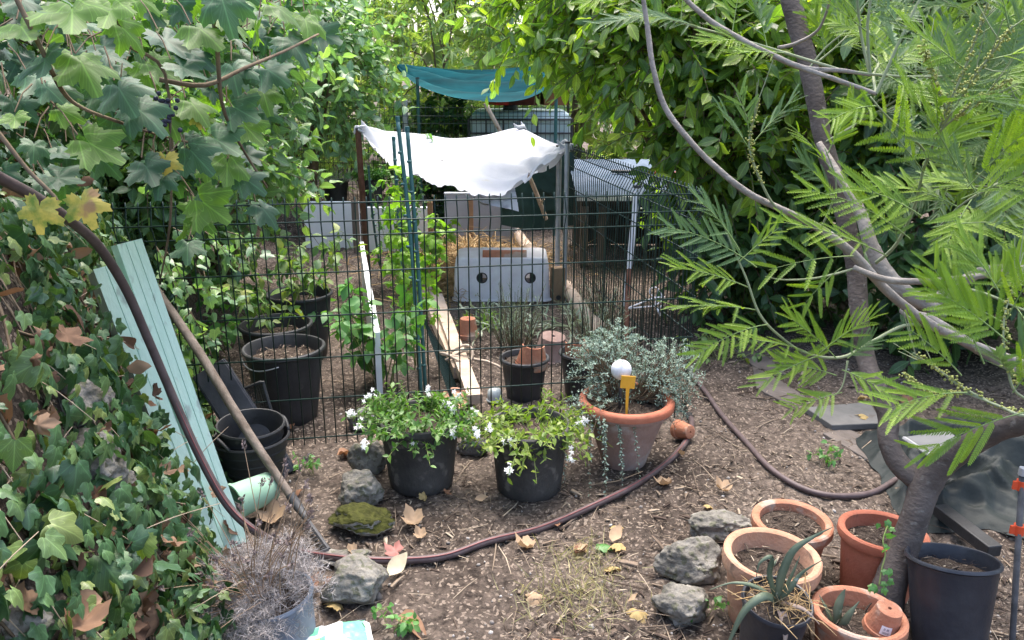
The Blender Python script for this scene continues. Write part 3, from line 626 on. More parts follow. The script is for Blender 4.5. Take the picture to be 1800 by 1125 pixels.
# ================================================================== GRAPE VINE (upper left)
def vine():
    loc = Vector((-1.75, 2.3, H(-1.75, 2.3)))
    root = thing('grape_vine', 'grape vine with large lobed leaves hanging over the ivy bank', 'vine', loc)
    hero = [(125, 25, 1.62, 95), (40, 50, 1.6, 80), (75, 110, 1.6, 70), (150, 125, 1.66, 80), (215, 165, 1.75, 75), (175, 260, 1.72, 78), (255, 200, 1.8, 70), (300, 75, 1.95, 75), (330, 120, 1.9, 60),
            (360, 60, 1.95, 70), (410, 40, 2.0, 60), (450, 65, 2.1, 60), (395, 15, 1.9, 70), (260, 300, 1.85, 62), (280, 320, 1.85, 50), (345, 275, 1.95, 65), (390, 250, 2.05, 70), (370, 365, 2.0, 75),
            (440, 320, 2.15, 52), (400, 300, 2.1, 60), (470, 375, 2.2, 52), (330, 440, 2.05, 50), (425, 195, 2.1, 62), (480, 130, 2.2, 60), (440, 230, 2.2, 55), (520, 80, 2.35, 58), (540, 40, 2.4, 55),
            (500, 20, 2.3, 55), (465, 170, 2.25, 50), (300, 215, 1.95, 55), (230, 60, 1.8, 60), (190, 20, 1.75, 70), (345, 190, 2.0, 60), (410, 130, 2.1, 60), (90, 160, 1.75, 45), (60, 260, 1.75, 40), (25, 210, 1.7, 40), (120, 200, 1.8, 45)]
    pos, d, n, s = [], [], [], []
    for px, py, dd, sz in hero:
        c = P(px, py, dd); k = sz / FPX * dd * 1.2
        ang = random.uniform(-.7, .5); dv = Vector((math.sin(ang) + .55, -.35 + random.gauss(0, .3), -math.cos(ang) * .55))
        nv = Vector((.1 + random.gauss(0, .35), -.5 + random.gauss(0, .3), .85 + random.gauss(0, .2)))
        pos.append(c - dv.normalized() * k * .45); d.append(dv); n.append(nv); s.append(k)
    for k in range(270):
        u = random.random(); px = random.uniform(-60, 560); py = random.uniform(-60, 430) 
        if px > 330 + (420 - py) * .62 or (px < 320 and py > 330) or (px < 230 and random.random() < .45): continue
        dd = 1.85 + px / 560 * .6 + random.uniform(.0, .45); c = P(px, py, dd); q = random.uniform(.06, .115)
        ang = random.uniform(-1.2, 1.2); pos.append(c); d.append(Vector((math.sin(ang) + .4, random.gauss(-.2, .4), -math.cos(ang) * .7))); n.append(Vector((random.gauss(.1, .5), -.35 + random.gauss(0, .5), .7 + random.gauss(0, .35)))); s.append(q)
    pos = np.array(pos); d = np.array(d); n = np.array(n); s = np.array(s)
    bright = (pos[:, 0] > -1.05) & (rng.random(len(pos)) < .42)  # share of leaves that get the backlit colour
    inst('foliage', L_GRAPE, frames(d, n, s)[~bright], pos[~bright], F_VINE, root); inst('backlit_foliage', L_GRAPE, frames(d, n, s)[bright], pos[bright], F_VINEB, root)
    for px, py, dd, sz, a in ((68, 378, 1.55, 62, -.15), (150, 368, 1.6, 62, .35), (292, 290, 1.88, 42, .05), (348, 212, 2.0, 26, .2)):
        k = sz / FPX * dd * 1.15; c = P(px, py, dd)
        dv = np.array([[math.sin(a), -.2, -math.cos(a)]]); nv = np.array([[.15, -.9, .45]])
        y_ = inst('yellow_leaf', [L_GRAPE[1]], frames(dv, nv, np.array([k])), np.array([c - Vector(dv[0]) * k * .45]), F_VINEY, root)
        y_['label'] = 'yellowing vine leaf'
    mb = MB()
    def vt(pts, r): mb.tube([P(*p) for p in pts], r, 5, smooth=4)
    vt([(20, -20, 1.6), (75, 90, 1.62), (110, 160, 1.7), (145, 190, 1.75), (210, 215, 1.8), (270, 235, 1.95), (330, 250, 2.0)], [.005, .005, .005, .004, .004, .003, .003])
    vt([(-30, 200, 1.6), (10, 250, 1.62), (50, 300, 1.62), (95, 345, 1.62), (100, 360, 1.62)], [.005, .005, .0045, .004, .003])
    vt([(150, -20, 1.8), (210, 40, 1.85), (225, 80, 1.9), (290, 130, 1.95), (300, 300, 1.95), (298, 400, 2.0), (280, 500, 2.1)], [.006, .006, .005, .004, .003, .003, .002])
    vt([(560, 60, 2.4), (500, 90, 2.25), (430, 120, 2.1), (360, 150, 2.0), (280, 140, 1.95)], [.003, .004, .005, .006, .006])
    vt([(470, 330, 2.2), (420, 250, 2.15), (390, 180, 2.05), (380, 60, 2.0), (360, -30, 2.0)], [.003, .004, .005, .006, .007])
    for p_, d_, s_ in zip(pos, d, s):
        e = Vector(p_) - Vector(d_).normalized() * s_ * .5 + Vector((random.uniform(-.03, .03), .04, .04)); mb.tube([p_, Vector(p_).lerp(e, .5) + Vector((0, 0, .01)), e], [.0018, .0018, .002], 4, cap=False)
    mb.tube([loc + Vector((0, 0, -.05)), (-1.7, 2.3, 1.3), (-1.5, 2.25, 1.75), (-1.1, 2.1, 1.85)], [.02, .018, .014, .008], 7, smooth=4)
    mb.build('stem', M_STEM, root, smooth=True)
    gb = MB()
    for k in range(34):
        c = P(285 + random.gauss(0, 14), 195 + random.gauss(0, 20), 1.93); gb.lathe([(0, -.006), (.005, -.004), (.006, 0), (.005, .004), (0, .006)], 8, M=Matrix.Translation(c))
    gb.build('grape_bunch', pmat('dark_grape', (.015, .015, .03), (.04, .04, .07), 20, .4), root, smooth=True)
vine()
def trailing():
    loc = Vector((-1.35, 2.75, H(-1.35, 2.75)))
    root = thing('creeper', 'trailing creeper of small pointed leaves between the boards and the fence', 'creeper', loc)
    b, dd = [], []
    for k in range(70):
        px = random.uniform(270, 420); py = random.uniform(400, 720)
        if px > 400 - (py - 400) * .28: continue
        b.append(P(px, py, 3.02 + random.uniform(-.05, .2))); dd.append(Vector((random.gauss(.4, .4), -.5, random.gauss(-.2, .4))).normalized())
    M, q, pa = sprays(np.array(b), np.array(dd), .16, 6, .055, .5, .8, .4, up=.6)
    inst('foliage', L_IVY + L_OVATE, M, q, F_SHRUB, root); twigs_part('stem', pa, .0025, .0012, M_STEM, root)
trailing()

# ================================================================== MESH FENCE
def fence_panel(a, b, h, label, name='mesh_fence', posts=(0, 1), rad=.0031, postmat=None, ph=None):
    a = Vector((a[0], a[1], 0)); b = Vector((b[0], b[1], 0)); L = (b - a).length; t = (b - a) / L; nr = Vector((t.y, -t.x, 0)).normalized()
    root = thing(name, label, 'fence', a); mb = MB()
    def pt(u, z, o=0): return a + t * u + Vector((0, 0, z)) + nr * o
    for z in [q * h for q in (1.0, .937, .878, .738, .568, .398, .228, .06)]:
        o = .035 if abs(z - .937 * h) < .001 else .004
        mb.tube([pt(0, z, o), pt(L, z, o)], rad, 6)
    n = int(L / .0435)
    for k in range(n + 1):
        u = k * .0435 + .01
        mb.tube([pt(u, .03), pt(u, .878 * h), pt(u, .937 * h, .031), pt(u, 1.0 * h), pt(u, 1.02 * h)], rad * .9, 5)
    mb.build('wire_mesh', M_FENCE, root, smooth=True)
    for q in posts:
        m = MB(); u = q * L; m.box(pt(u, (ph or h) / 2 + .02, -.035), (.05, .05, (ph or h) + .06)); m.box(pt(u, (ph or h) + .058, -.035), (.054, .054, .02)); m.build('post', postmat or M_FENCE, root, bevel=.004)
    return root
CORN = G(1208, 742); CORN = Vector((.785, 3.32, 0))
fence_panel((-1.47, 2.93), (CORN.x, CORN.y), 1.03, 'green wire mesh fence across the garden behind the jasmine pots', posts=())
fence_panel((CORN.x, CORN.y + .02), (.385, 5.55), 1.03, 'green wire mesh panel running back from the corner to the white sheet', posts=())
fence_panel((-2.3, 7.9), (.55, 7.75), 1.2, 'far green wire mesh in front of the water tank', posts=(0, .45), ph=1.2, postmat=M_METALG)
def pole(name, label, pts, r, mat, cat='post', parts=None, seg=10):
    base = Vector(pts[0]); root = thing(name, label, cat, base); mb = MB(); mb.tube(pts, r, seg); mb.build('shaft', mat, root, smooth=50)
    for nm, p, rr, mm in (parts or []):
        m = MB(); m.tube(p, rr, seg); m.build(nm, mm, root, smooth=50)
    return root
def capd(p, r): return [('cap', [Vector(p), Vector(p) + Vector((0, 0, .012))], r * 1.25, M_DARKMET)]
q = P(983, 258, 5.62); pole('metal_post', 'grey metal post where the white sheet is knotted', [(q.x, 5.62, 0), q], .019, M_METALG, parts=capd(q, .019))
q = P(997, 252, 5.35); pole('metal_post', 'second grey metal post just nearer beside the knotted one', [(q.x, 5.35, 0), q], .016, M_METALG, parts=capd(q, .016))
q = P(1120, 330, 4.35); q2 = P(1106, 470, 4.3); q3 = G(1098, 650)
pole('metal_post', 'leaning post with a white upper pipe on a rusty foot', [q3, q2], .014, M_RUST, parts=[('white_pipe', [q2.lerp(q, -.5), q], .017, M_WHITEMET)] + capd(q, .017))
q = P(629, 228, 6.0); pole('metal_post', 'dark rusty brown post holding a corner of the white sheet', [(q.x + .02, 6.0, 0), q], .022, M_RUST, parts=capd(q, .02))
def stake(label, pts, r=.0095):
    base = Vector(pts[0]); root = thing('garden_stake', label, 'stake', base, 'green coated garden stakes'); mb = MB(); mb.tube(pts, r, 8, smooth=8)
    L = [Vector(p) for p in pts]
    for k in range(1, 9):
        t = k / 9; p = L[0].lerp(L[-1], t); dr = (L[-1] - L[0]).normalized(); mb.tube([p - dr * .006, p, p + dr * .006], [r * 1.05, r * 1.45, r * 1.05], 8)
    mb.build('rod', M_STAKE, root, smooth=True)
    mb = MB(); mb.tube([L[-1], L[-1] + Vector((0, 0, .02))], [r * 1.2, r * 1.1], 8); mb.build('cap', M_STAKE, root, smooth=40)
stake('taller green stake beside the climbing melon', [G(741, 700), P(722, 420, 3.75), P(699, 212, 3.85)])
stake('green stake with a grey cap nearest the white sheet', [G(748, 690), P(733, 440, 3.75), P(716, 230, 3.8)])
stake('short dark green stake behind the other two', [G(716, 560), P(702, 400, 5.2), P(692, 246, 5.2)], .011)
stake('thin green stake rising through the tomato leaves by the brown post', [G(668, 470), P(655, 380, 6.2), P(648, 296, 6.2)], .009)

# ================================================================== WHITE SHEET AND TEAL NET
def resample(poly, n):
    pts = [Vector(p) for p in poly]; pts, _ = catmull(pts, [0] * len(pts), 12); d = [0]
    for a, b in zip(pts, pts[1:]): d.append(d[-1] + (b - a).length)
    out = []
    for i in range(n):
        s = d[-1] * i / (n - 1); j = max(k for k in range(len(d)) if d[k] <= s + 1e-9); j = min(j, len(pts) - 2)
        t = (s - d[j]) / max(1e-9, d[j + 1] - d[j]); out.append(pts[j].lerp(pts[j + 1], min(1, t)))
    return out
def sheet(name, label, cat, far, near, mat, nu=110, nv=46, sag=.1, folds=10, amp=.02, holes=(), knots=(), seed=0, fold_v=0, pleat=0, ragged=0):
    A = resample(far, nu); B = resample(near, nu); loc = (A[0] + A[-1]) / 2
    root = thing(name, label, cat, loc); mb = MB(); vs = []
    for i in range(nu):
        u = i / (nu - 1)
        for j in range(nv):
            v = j / (nv - 1); p = A[i].lerp(B[i], v); e = math.sin(PI * v)
            z = -sag * e * math.sin(PI * u) ** .7
            z += amp * e * (math.sin((u * 2 - 1) * folds * (1 - .4 * v) + 2 * v + seed) * .5 + noise.noise(Vector((u * 5 + seed, v * 9, 0))) * 1.2 + .4 * noise.noise(Vector((u * 14, v * 18, seed))))
            if fold_v: z += fold_v * math.sin(v * 22 + 2.0 * u + .8 * math.sin(3 * u)) * math.sin(PI * u) ** .5 * e
            if pleat: z += pleat * e * (u ** 2) * math.sin(v * 17 + 5 * noise.noise(Vector((u * 2.5, v * 2, 4)))) * min(1, (1 - u) * 6 + .25) + pleat * .7 * e * (1 - u) ** 3 * math.sin(v * 13)
            if ragged and j == nv - 1: z += ragged * (noise.noise(Vector((u * 17, 0, 8))) * .8 + noise.noise(Vector((u * 55, 0, 8))) * .5)
            vs.append(p + Vector((0, .3 * z, z)))
    fs = []
    for i in range(nu - 1):
        for j in range(nv - 1):
            u, v = i / (nu - 1), j / (nv - 1)
            if any(((u - a) / c) ** 2 + ((v - b - s * (u - a)) / d) ** 2 < 1 for a, b, c, d, s in holes): continue
            fs.append((i * nv + j, (i + 1) * nv + j, (i + 1) * nv + j + 1, i * nv + j + 1))
    mb.add(vs, fs); o = mb.build('cloth', mat, root, smooth=True)
    for nm, p, r in knots:
        m = MB(); p = Vector(p)
        for k in range(4):
            a = random.uniform(0, 6.28); m.tube([p, p + Vector((math.cos(a) * r, math.sin(a) * r, random.uniform(-.5, 1.2) * r)), p + Vector((math.cos(a + .5) * 2 * r, math.sin(a + .5) * r, random.uniform(-1.5, 1.5) * r))], [r * .6, r * .45, r * .12], 7, smooth=3)
        m.build(nm, mat, root, smooth=True)
    return root
kA = P(634, 228, 6.0); kC = P(996, 258, 5.5)
sheet('white_sheet', 'torn white cloth slung as a sagging sunshade over the vegetable bed', 'cloth',
      [kA, P(690, 231, 6.5), P(745, 236, 6.6), P(795, 243, 6.7), P(850, 238, 6.7), P(905, 225, 6.7), P(925, 229, 6.5), P(960, 246, 6.0), kC],
      [kA + Vector((.01, -.02, -.01)), P(668, 272, 5.6), P(700, 300, 5.2), P(745, 315, 5.0), P(800, 332, 4.9), P(855, 343, 4.85), P(900, 333, 4.9), P(950, 294, 5.2), kC + Vector((0, -.02, -.01))],
      M_WHITECLOTH, sag=.04, amp=.05, folds=7, pleat=.045, ragged=.05, holes=((.79, .74, .022, .10, -3.2), (.88, .60, .014, .07, -2.4), (.80, .45, .012, .015, 0), (.38, .72, .006, .012, 0), (.43, .6, .004, .02, 0)), knots=(('knot', kA, .03), ('knot', kC, .035), ('knot', P(915, 224, 6.6), .03)))
sheet('white_rag', 'strip of white cloth hanging from the lowest edge of the torn sheet', 'cloth',
      [P(812, 338, 4.95), P(850, 346, 4.95), P(880, 340, 4.95), P(905, 330, 4.95)], [P(838, 352, 4.9), P(868, 362, 4.88), P(890, 366, 4.88), P(912, 372, 4.9)], M_WHITECLOTH, nu=30, nv=16, sag=.0, amp=.03)
sheet('teal_net', 'teal shade cloth slung between poles above the water tank', 'shade cloth',
      [P(697, 112, 8.6), P(745, 117, 8.9), P(800, 122, 9.0), P(860, 122, 8.9), P(915, 118, 8.8), P(965, 116, 8.6)],
      [P(698, 117, 8.5), P(730, 147, 8.0), P(785, 168, 7.7), P(840, 177, 7.6), P(890, 179, 7.6), P(930, 172, 7.7), P(962, 156, 7.9)], M_TEAL, sag=.03, amp=.02, folds=6, fold_v=.075, seed=3, nv=90)
sheet('green_tarpaulin', 'dark green tarpaulin hanging in the shade behind the white sheet', 'tarpaulin',
      [P(878, 262, 7.0), P(920, 258, 7.0), P(960, 262, 7.0), P(1010, 268, 6.95)], [P(880, 395, 6.95), P(920, 402, 6.9), P(960, 400, 6.95), P(1008, 396, 6.9)], pmat('dark_green_tarp', (.008, .03, .028), (.015, .045, .04), 6, .6, .3), nu=40, nv=30, sag=0, amp=.04, folds=14)
pole('prop_stick', 'pale knotty stick propped under the lowest fold of the white sheet', [P(960, 385, 6.2), P(945, 345, 6.1), P(926, 300, 6.0)], .016, M_WOODP, 'stick', parts=[('stub', [P(950, 358, 6.12), P(956, 350, 6.08)], .009, M_WOODP)])
q = P(734, 146, 8.0); pole('net_pole', 'green pole propping the teal cloth at its open corner', [(q.x, 8.0, 0), q + Vector((0, 0, .04))], .016, M_STAKE, parts=capd(q + Vector((0, 0, .04)), .016))
q = P(978, 150, 7.7); pole('net_pole', 'green pole beside the laurel leaves under the teal cloth', [(q.x, 7.7, 0), q], .016, M_STAKE, parts=capd(q, .016))

# ================================================================== WATER TANK, SHELTER, WHITE PANELS (far)
def tank():
    x0, x1 = P(824, 200, 8.02).x, P(824, 200, 8.02).x + 1.0; y0 = 8.02; top = 1.17
    root = thing('water_tank', 'pale plastic water tank in a dark metal cage under the teal cloth', 'water tank', ((x0 + x1) / 2, y0 + .5, 0)); cx = (x0 + x1) / 2
    m = MB(); m.box((cx, y0 + .5, .66), (.98, .96, .98)); m.build('tank_body', M_IBC, root, bevel=.06)
    m = MB()
    for z in (.2, .45, .7, .95, 1.08):
        for yy in (y0, y0 + 1.0): m.tube([(x0, yy, z), (x1, yy, z)], .010, 6)
        for xx in (x0, x1): m.tube([(xx, y0, z), (xx, y0 + 1, z)], .010, 6)
    for k in range(7):
        xx = x0 + (x1 - x0) * k / 6
        for yy in (y0 - .012, y0 + 1.012): m.tube([(xx, yy, .15), (xx, yy, 1.09)], .009, 6)
    m.build('cage', M_DARKMET, root, smooth=40)
    m = MB()
    for k in range(5): m.box((cx, y0 + .08 + .21 * k, .13), (1.0, .1, .03))
    for k in range(3): m.box((x0 + .08 + .42 * k, y0 + .5, .06), (.1, 1.0, .1))
    m.build('pallet', M_WOODD, root)
    m = MB(); m.lathe([(0, 1.2), (.07, 1.2), (.075, 1.19), (.075, 1.14)], 20, M=Matrix.Translation((cx - .1, y0 + .5, 0))); m.build('lid', M_BLACK, root, smooth=40)
    return cx, y0, top
tcx, ty, ttop = tank()
def tray(label, x, y, z, d, mat, rz):
    root = thing('tray', label, 'tray', (x, y, z), rot=(0, 0, rz)); m = MB(); wx, wy, wz = d
    m.box((0, 0, .006), (wx, wy, .012))
    for s in (-1, 1): m.box((s * wx / 2, 0, wz / 2), (.012, wy + .012, wz)); m.box((0, s * wy / 2, wz / 2 + .001), (wx - .012, .012, wz))
    m.build('box', mat, root, world=False)
    m = MB()
    for s in (-1, 1): m.box((s * (wx / 2 + .004), 0, wz + .004), (.028, wy + .03, .01)); m.box((0, s * (wy / 2 + .004), wz + .003), (wx - .012, .028, .01))
    m.build('rim', mat, root, world=False)
tray('bright red tray on top of the water tank', tcx - .20, ty + .2, 1.212, (.17, .3, .1), M_RED, .35)
tray('dark maroon tray on the tank beside the red one', tcx + .04, ty + .2, 1.212, (.26, .3, .09), M_BROWNP, -.1)
tray('rust coloured tray on the tank nearest the laurel', tcx + .33, ty + .2, 1.212, (.22, .28, .13), pmat('rust_plastic', (.22, .09, .035), None, rough=.6), .1)
pole('broom_handle', 'pale wooden handle leaning against the far mesh', [P(878, 228, 7.6) - Vector((-.1, 0, .5)), P(878, 228, 7.6), P(854, 184, 7.55)], .02, M_WOODP, 'handle', parts=[('end_cap', [P(854, 184, 7.55), P(852.5, 181, 7.55)], .021, M_WOODP)])
def shelter():
    x0, x1 = .55, 1.75; y0, y1 = 6.35, 7.25; zf, zb = .60, .76
    root = thing('shelter', 'low dark wooden shelter with a pale blue sheet roof behind the side mesh', 'shelter', ((x0 + x1) / 2, y0, 0))
    m = MB(); m.box(((x0 + x1) / 2, y1, zb / 2), (x1 - x0, .03, zb - .03)); m.box((x1, (y0 + y1) / 2, .33), (.03, y1 - y0 - .04, .6)); m.box((x0 + .6, y0 + .02, .555), (x1 - x0, .03, .11)); m.build('wall', M_WOODD, root)
    for xx, yy in ((x0 + .03, y0 + .06), (x0 + .17, y0 + .06), (x1 - .05, y0 + .06), (x0 + .03, y1 - .05)):
        m = MB(); m.box((xx, yy, .29), (.06, .06, .56)); m.build('post', M_WOODG if xx < 1 else M_WOODD, root, bevel=.003)
    m = MB(); n = 60; vs = []
    for i in range(n + 1):
        xx = x0 - .05 + (x1 - x0 + .1) * i / n; w_ = .003 * math.cos(i / n * 2 * PI * 12)
        for zz in (0, .008): vs += [(xx, y0 - .12, zf + w_ + zz), (xx, y1 + .1, zb + w_ + zz)]
    fs = []
    for i in range(n): b = i * 4; fs += [(b, b + 1, b + 5, b + 4), (b + 2, b + 6, b + 7, b + 3), (b, b + 4, b + 6, b + 2)]
    m.add(vs, fs); m.build('roof', M_BLUESHEET, root, smooth=True)
    m = MB(); m.box(((x0 + x1) / 2, y0 - .125, zf - .02), (x1 - x0 + .1, .02, .035)); m.build('fascia', M_WHITEP, root)
shelter()
def slopez(y): return .60 + (y - 6.23) / 1.12 * .16
a = Vector((.84, 6.85, slopez(6.85) + .03)); b = Vector((1.5, 6.75, slopez(6.75) + .03))
pole('shears', 'tool with red and black handles lying on the blue roof', [a, a.lerp(b, .35)], .014, M_BLACK, 'tool', parts=[('red_handle', [a.lerp(b, .35), b], .017, M_RED)])
def slab_panel(label, x0, x1, y, h, mat, thick=.05, rz=0, edge=None, group=None):
    c = ((x0 + x1) / 2, y, H((x0 + x1) / 2, y - .1)); root = thing('insulation_panel', label, 'panel', c, group, rot=(0, 0, rz)); L = x1 - x0
    m = MB(); m.box((0, 0, h / 2), (L, thick, h)); m.build('board', mat, root, world=False, bevel=.004)
    if edge:
        m = MB(); m.box((L / 2 + .012, 0, h / 2 + .004), (.024, thick + .008, h + .012)); m.box((0, 0, h + .004), (L, thick + .006, .010)); m.build('edge_trim', edge, root, world=False)
slab_panel('white panel on edge with a black pot standing behind it', -1.85, P(632, 400, 7.1).x, 7.12, .42, M_WHITEP)
slab_panel('white panel on edge behind the melon vine', P(640, 400, 7.0).x, P(756, 400, 7.0).x, 7.02, .40, M_WHITEP, .05)
slab_panel('grey panel on edge with white trim behind the straw', P(782, 400, 7.35).x, P(905, 400, 7.35).x, 7.38, .46, M_GREYP, .05, edge=M_WHITEP)
q = G(640, 432); pole('fence_post', 'grey wooden stub between the two white panels', [(q.x, 6.9, 0), (q.x, 6.9, .46)], .032, M_WOODG, 'post', seg=4)
for lb, px, y in (('brown stake against the grey panel', 828, 7.2), ('brown stake at the end of the white panel', 757, 6.85)):
    q = P(px, 400, y); root = thing('wooden_stake', lb, 'stake', (q.x, y, 0)); m = MB(); m.box((q.x, y, .23), (.045, .03, .46)); m.build('shaft', pmat('brown_stake', (.26, .15, .09), (.34, .21, .13), 12, .8), root, bevel=.003)
    m = MB(); m.box((q.x, y, -.05), (.04, .026, .1), taper=1.0); m.build('point', M_WOODD, root)

# ================================================================== POTS
def pot(name, label, c, rt, rb, h, mat, rim=.025, rimw=.010, wall=.007, soil=.05, tilt=(0, 0, 0), cat='pot', soilmat=None, chips=60, group=None, base=True, soilflat=True, ribs=0):
    root = thing(name, label, cat, c, group, rot=tilt)
    zr = h - rim; rr = rb + (rt - rb) * zr / h
    prof = [(0, 0), (rb * .96, 0), (rb, .006)]
    for k in range(1, 7): prof.append((rb + (rr - rb) * k / 6.2 + (.0015 * (k % 2) if ribs else 0), .006 + (zr - .006) * k / 6.2))
    prof += [(rr, zr), (rt + rimw * .6, zr + .004), (rt + rimw, zr + rim * .4), (rt + rimw * .8, h - .004), (rt + rimw * .3, h), (rt - wall * .5, h - .001), (rt - wall, h - .006)]
    for k in range(5): prof.append((rt - wall - (rt - rb) * (k + 1) / 5 * .9, h - .006 - (h - .02) * (k + 1) / 5))
    prof.append((0, .014))
    m = MB(); m.lathe(prof, 56, wob=.012); m.build('body', mat, root, smooth=35, world=False)
    if soil is not None:
        zs = h - soil; rs = rt - wall - (rt - rb) * soil / h * .9 - .001; m = MB(); vs = [(0, 0, zs + .012)]; fs = []; nr, na = 12, 40
        for i in range(1, nr + 1):
            for k in range(na):
                r = rs * i / nr; an = 2 * PI * k / na; x, y = r * math.cos(an), r * math.sin(an)
                vs.append((x, y, zs + .012 * (1 - (i / nr) ** 2) + (.010 * noise.noise(Vector((x * 30 + c[0] * 9, y * 30, 1))) + .006 * noise.noise(Vector((x * 90, y * 90, 5)))) * (i < nr)))
        for k in range(na): fs.append((0, 1 + k, 1 + (k + 1) % na))
        for i in range(nr - 1):
            for k in range(na): a, b = 1 + i * na + k, 1 + i * na + (k + 1) % na; fs.append((a, a + na, b + na, b))
        m.add(vs, fs); so = m.build('soil', soilmat or M_POTSOIL, root, smooth=True, world=False)
        if chips:
            a = rng.random(chips) * 6.28; r = rs * np.sqrt(rng.random(chips)) * .92; p = np.stack([r * np.cos(a), r * np.sin(a), np.full(chips, zs + .016)], 1)
            d = nrm(np.stack([rng.normal(size=chips), rng.normal(size=chips), rng.normal(0, .25, chips)], 1))
            o = inst('mulch', L_CHIP + L_STRAW, frames(d, np.tile([0, 0, 1.], (chips, 1)) + rng.normal(0, .3, (chips, 3)), rng.uniform(.008, .034, chips)), p, F_CHIP, None); o.parent = root
            o['kind'] = 'stuff'
    return root
def local_inst(name, tmpl, M, p, mat, root):
    o = inst(name, tmpl, M, p, mat, None); o.parent = root; return o
def gpos(px, py, r, z=0.0):
    """centre of a round foot whose nearest edge shows at px,py"""
    g = G(px, py, z); y = g.y + r; k = P(px, py, y); return Vector((g.x * (1 + r / max(g.y, .1) * .9), y, H(g.x, y)))
# three front pots
pJ = gpos(742, 878, .12); jas1 = pot('flower_pot', 'dusty black pot of dark green jasmine dotted with white flowers', pJ, .150, .120, .275, M_DUSTYBLACK, rim=.03, soil=.035)
pK = gpos(930, 882, .12); jas2 = pot('flower_pot', 'dusty black pot of straggly yellow green jasmine', pK, .146, .122, .265, M_DUSTYBLACK, rim=.03, soil=.04)
pL = gpos(1096, 830, .085); thy = pot('flower_pot', 'weathered terracotta pot of silvery thyme with a yellow tag', pL, .172, .088, .275, M_TERRAG, rim=.045, rimw=.014, wall=.014, soil=.04)
m = MB(); m.lathe([(.158, .272), (.160, .2765), (.172, .2795), (.184, .276), (.189, .266), (.188, .248)], 56, wob=.012); m.build('rim', M_TERRAR, thy, smooth=True, world=False)
def jasmine(root, h, R0, n, mat, size, arms, flowers, seed, low=False):
    a = rng.random(n) * 6.28; el = rng.random(n) ** .7; d = np.stack([np.cos(a) * (1.15 - el * .6), np.sin(a) * (1.15 - el * .6), el * (.55 if low else 1.0) + .12], 1); d = nrm(d)
    b = np.stack([np.cos(a), np.sin(a), np.zeros(n)], 1) * (R0 * rng.random(n) ** .5)[:, None]; b[:, 2] = h - .02
    L = arms * rng.uniform(.55, 1.1, n); M, p, pa = sprays(b, d, L, 13, size, .30 if not low else .42, .9, .1, up=.7)
    local_inst('foliage', L_SMALL + L_NARROW[:1], M, p, mat, root)
    o = twigs_part('stem', pa, .002, .001, M_GSTEM, None); o.parent = root
    if flowers:
        for k in rng.choice(len(pa), flowers, replace=False):
            fp, fd, fn = [], [], []
            t = np.array(pa[k][-1])
            for j in range(random.randint(5, 9)):
                c = t + rng.normal(0, .010, 3) + np.array([0, 0, .012])
                ax = nrm(np.array([[rng.normal(0, .5), -.6 + rng.normal(0, .4), .8]]))[0]
                u = np.cross(ax, [1, 0, 0]); u /= np.linalg.norm(u); v = np.cross(ax, u)
                for q in range(5): an = q * 1.2566 + j; fp.append(c); fd.append(u * math.cos(an) + v * math.sin(an)); fn.append(ax)
            local_inst('flower_cluster', L_SMALL, frames(np.array(fd), np.array(fn), rng.uniform(.009, .013, len(fp))), np.array(fp), F_FLOWER, root)
jasmine(jas1, .25, .11, 150, F_JAS, .030, .19, 12, 1)
jasmine(jas2, .24, .10, 115, F_JASY, .031, .22, 8, 2, True)
def thyme(root):
    b, d, L = [], [], []
    for cx, cy, cz, r, n in ((-.08, .10, .40, .11, 270), (.17, .08, .37, .10, 220), (-.13, -.05, .26, .07, 90), (-.03, .14, .46, .075, 90), (.15, .05, .28, .08, 90)):
        p, q = in_ell((cx, cy, cz), (r, r, r * .85), n, .2); b.append(p); d.append(nrm(q + np.array([0, 0, .3]) + rng.normal(0, .4, q.shape)))
    for k in range(8):
        s = rng.uniform(-1, 1); b.append(np.array([[-.12 + .12 * s, -.15, .27]])); d.append(np.array([[.15 * s, -.5, -.5]])) 
    b = np.concatenate(b); d = nrm(np.concatenate(d)); M, p, pa = sprays(b, d, .075, 13, .0115, .4, .9, 0, up=.5)
    k = len(pa) - 8
    M2, p2, pa2 = sprays(b[-8:], d[-8:], rng.uniform(.12, .26, 8), 40, .013, .9, .9, 0, up=.5)
    local_inst('foliage', L_SMALL, np.concatenate([M, M2]), np.concatenate([p, p2]), F_SILVER, root)
    mb = MB()
    for q in pa[::2]: mb.tube([(q[0][0] * .4, q[0][1] * .4 + .02, .26), (q[0][0] * .8, q[0][1] * .8, q[0][2] * .75 + .06), q[-1]], [.0022, .0016, .0008], 4, cap=False)
    for q in pa2: mb.tube(q, [.0015, .0013, .001, .0008], 4, cap=False)
    mb.build('stem', M_STEM, root, smooth=True, world=False)
thyme(thy)
def tagplate():
    q = P(1103, 690, pL.y - .09); root = thing('plant_tag', 'ochre yellow plant tag stuck in the thyme pot', 'plant tag', (q.x, q.y, .26)); z0 = P(1103, 705, q.y).z; z1 = P(1103, 683, q.y).z; z2 = P(1103, 661, q.y).z
    m = MB(); m.add([(q.x - .003, q.y, .22), (q.x + .003, q.y, .22), (q.x + .007, q.y, z1), (q.x - .007, q.y, z1), (q.x - .003, q.y + .003, .22), (q.x + .003, q.y + .003, .22), (q.x + .007, q.y + .003, z1), (q.x - .007, q.y + .003, z1)],
                    [(0, 1, 2, 3), (7, 6, 5, 4), (0, 3, 7, 4), (1, 5, 6, 2)]); m.build('stalk', M_YEL, root)
    m = MB(); m.box((q.x, q.y + .0015, (z1 + z2) / 2), (.055, .0035, z2 - z1), Matrix.Rotation(.06, 3, 'Y')); m.build('plate', M_YEL, root, bevel=.001)
tagplate()
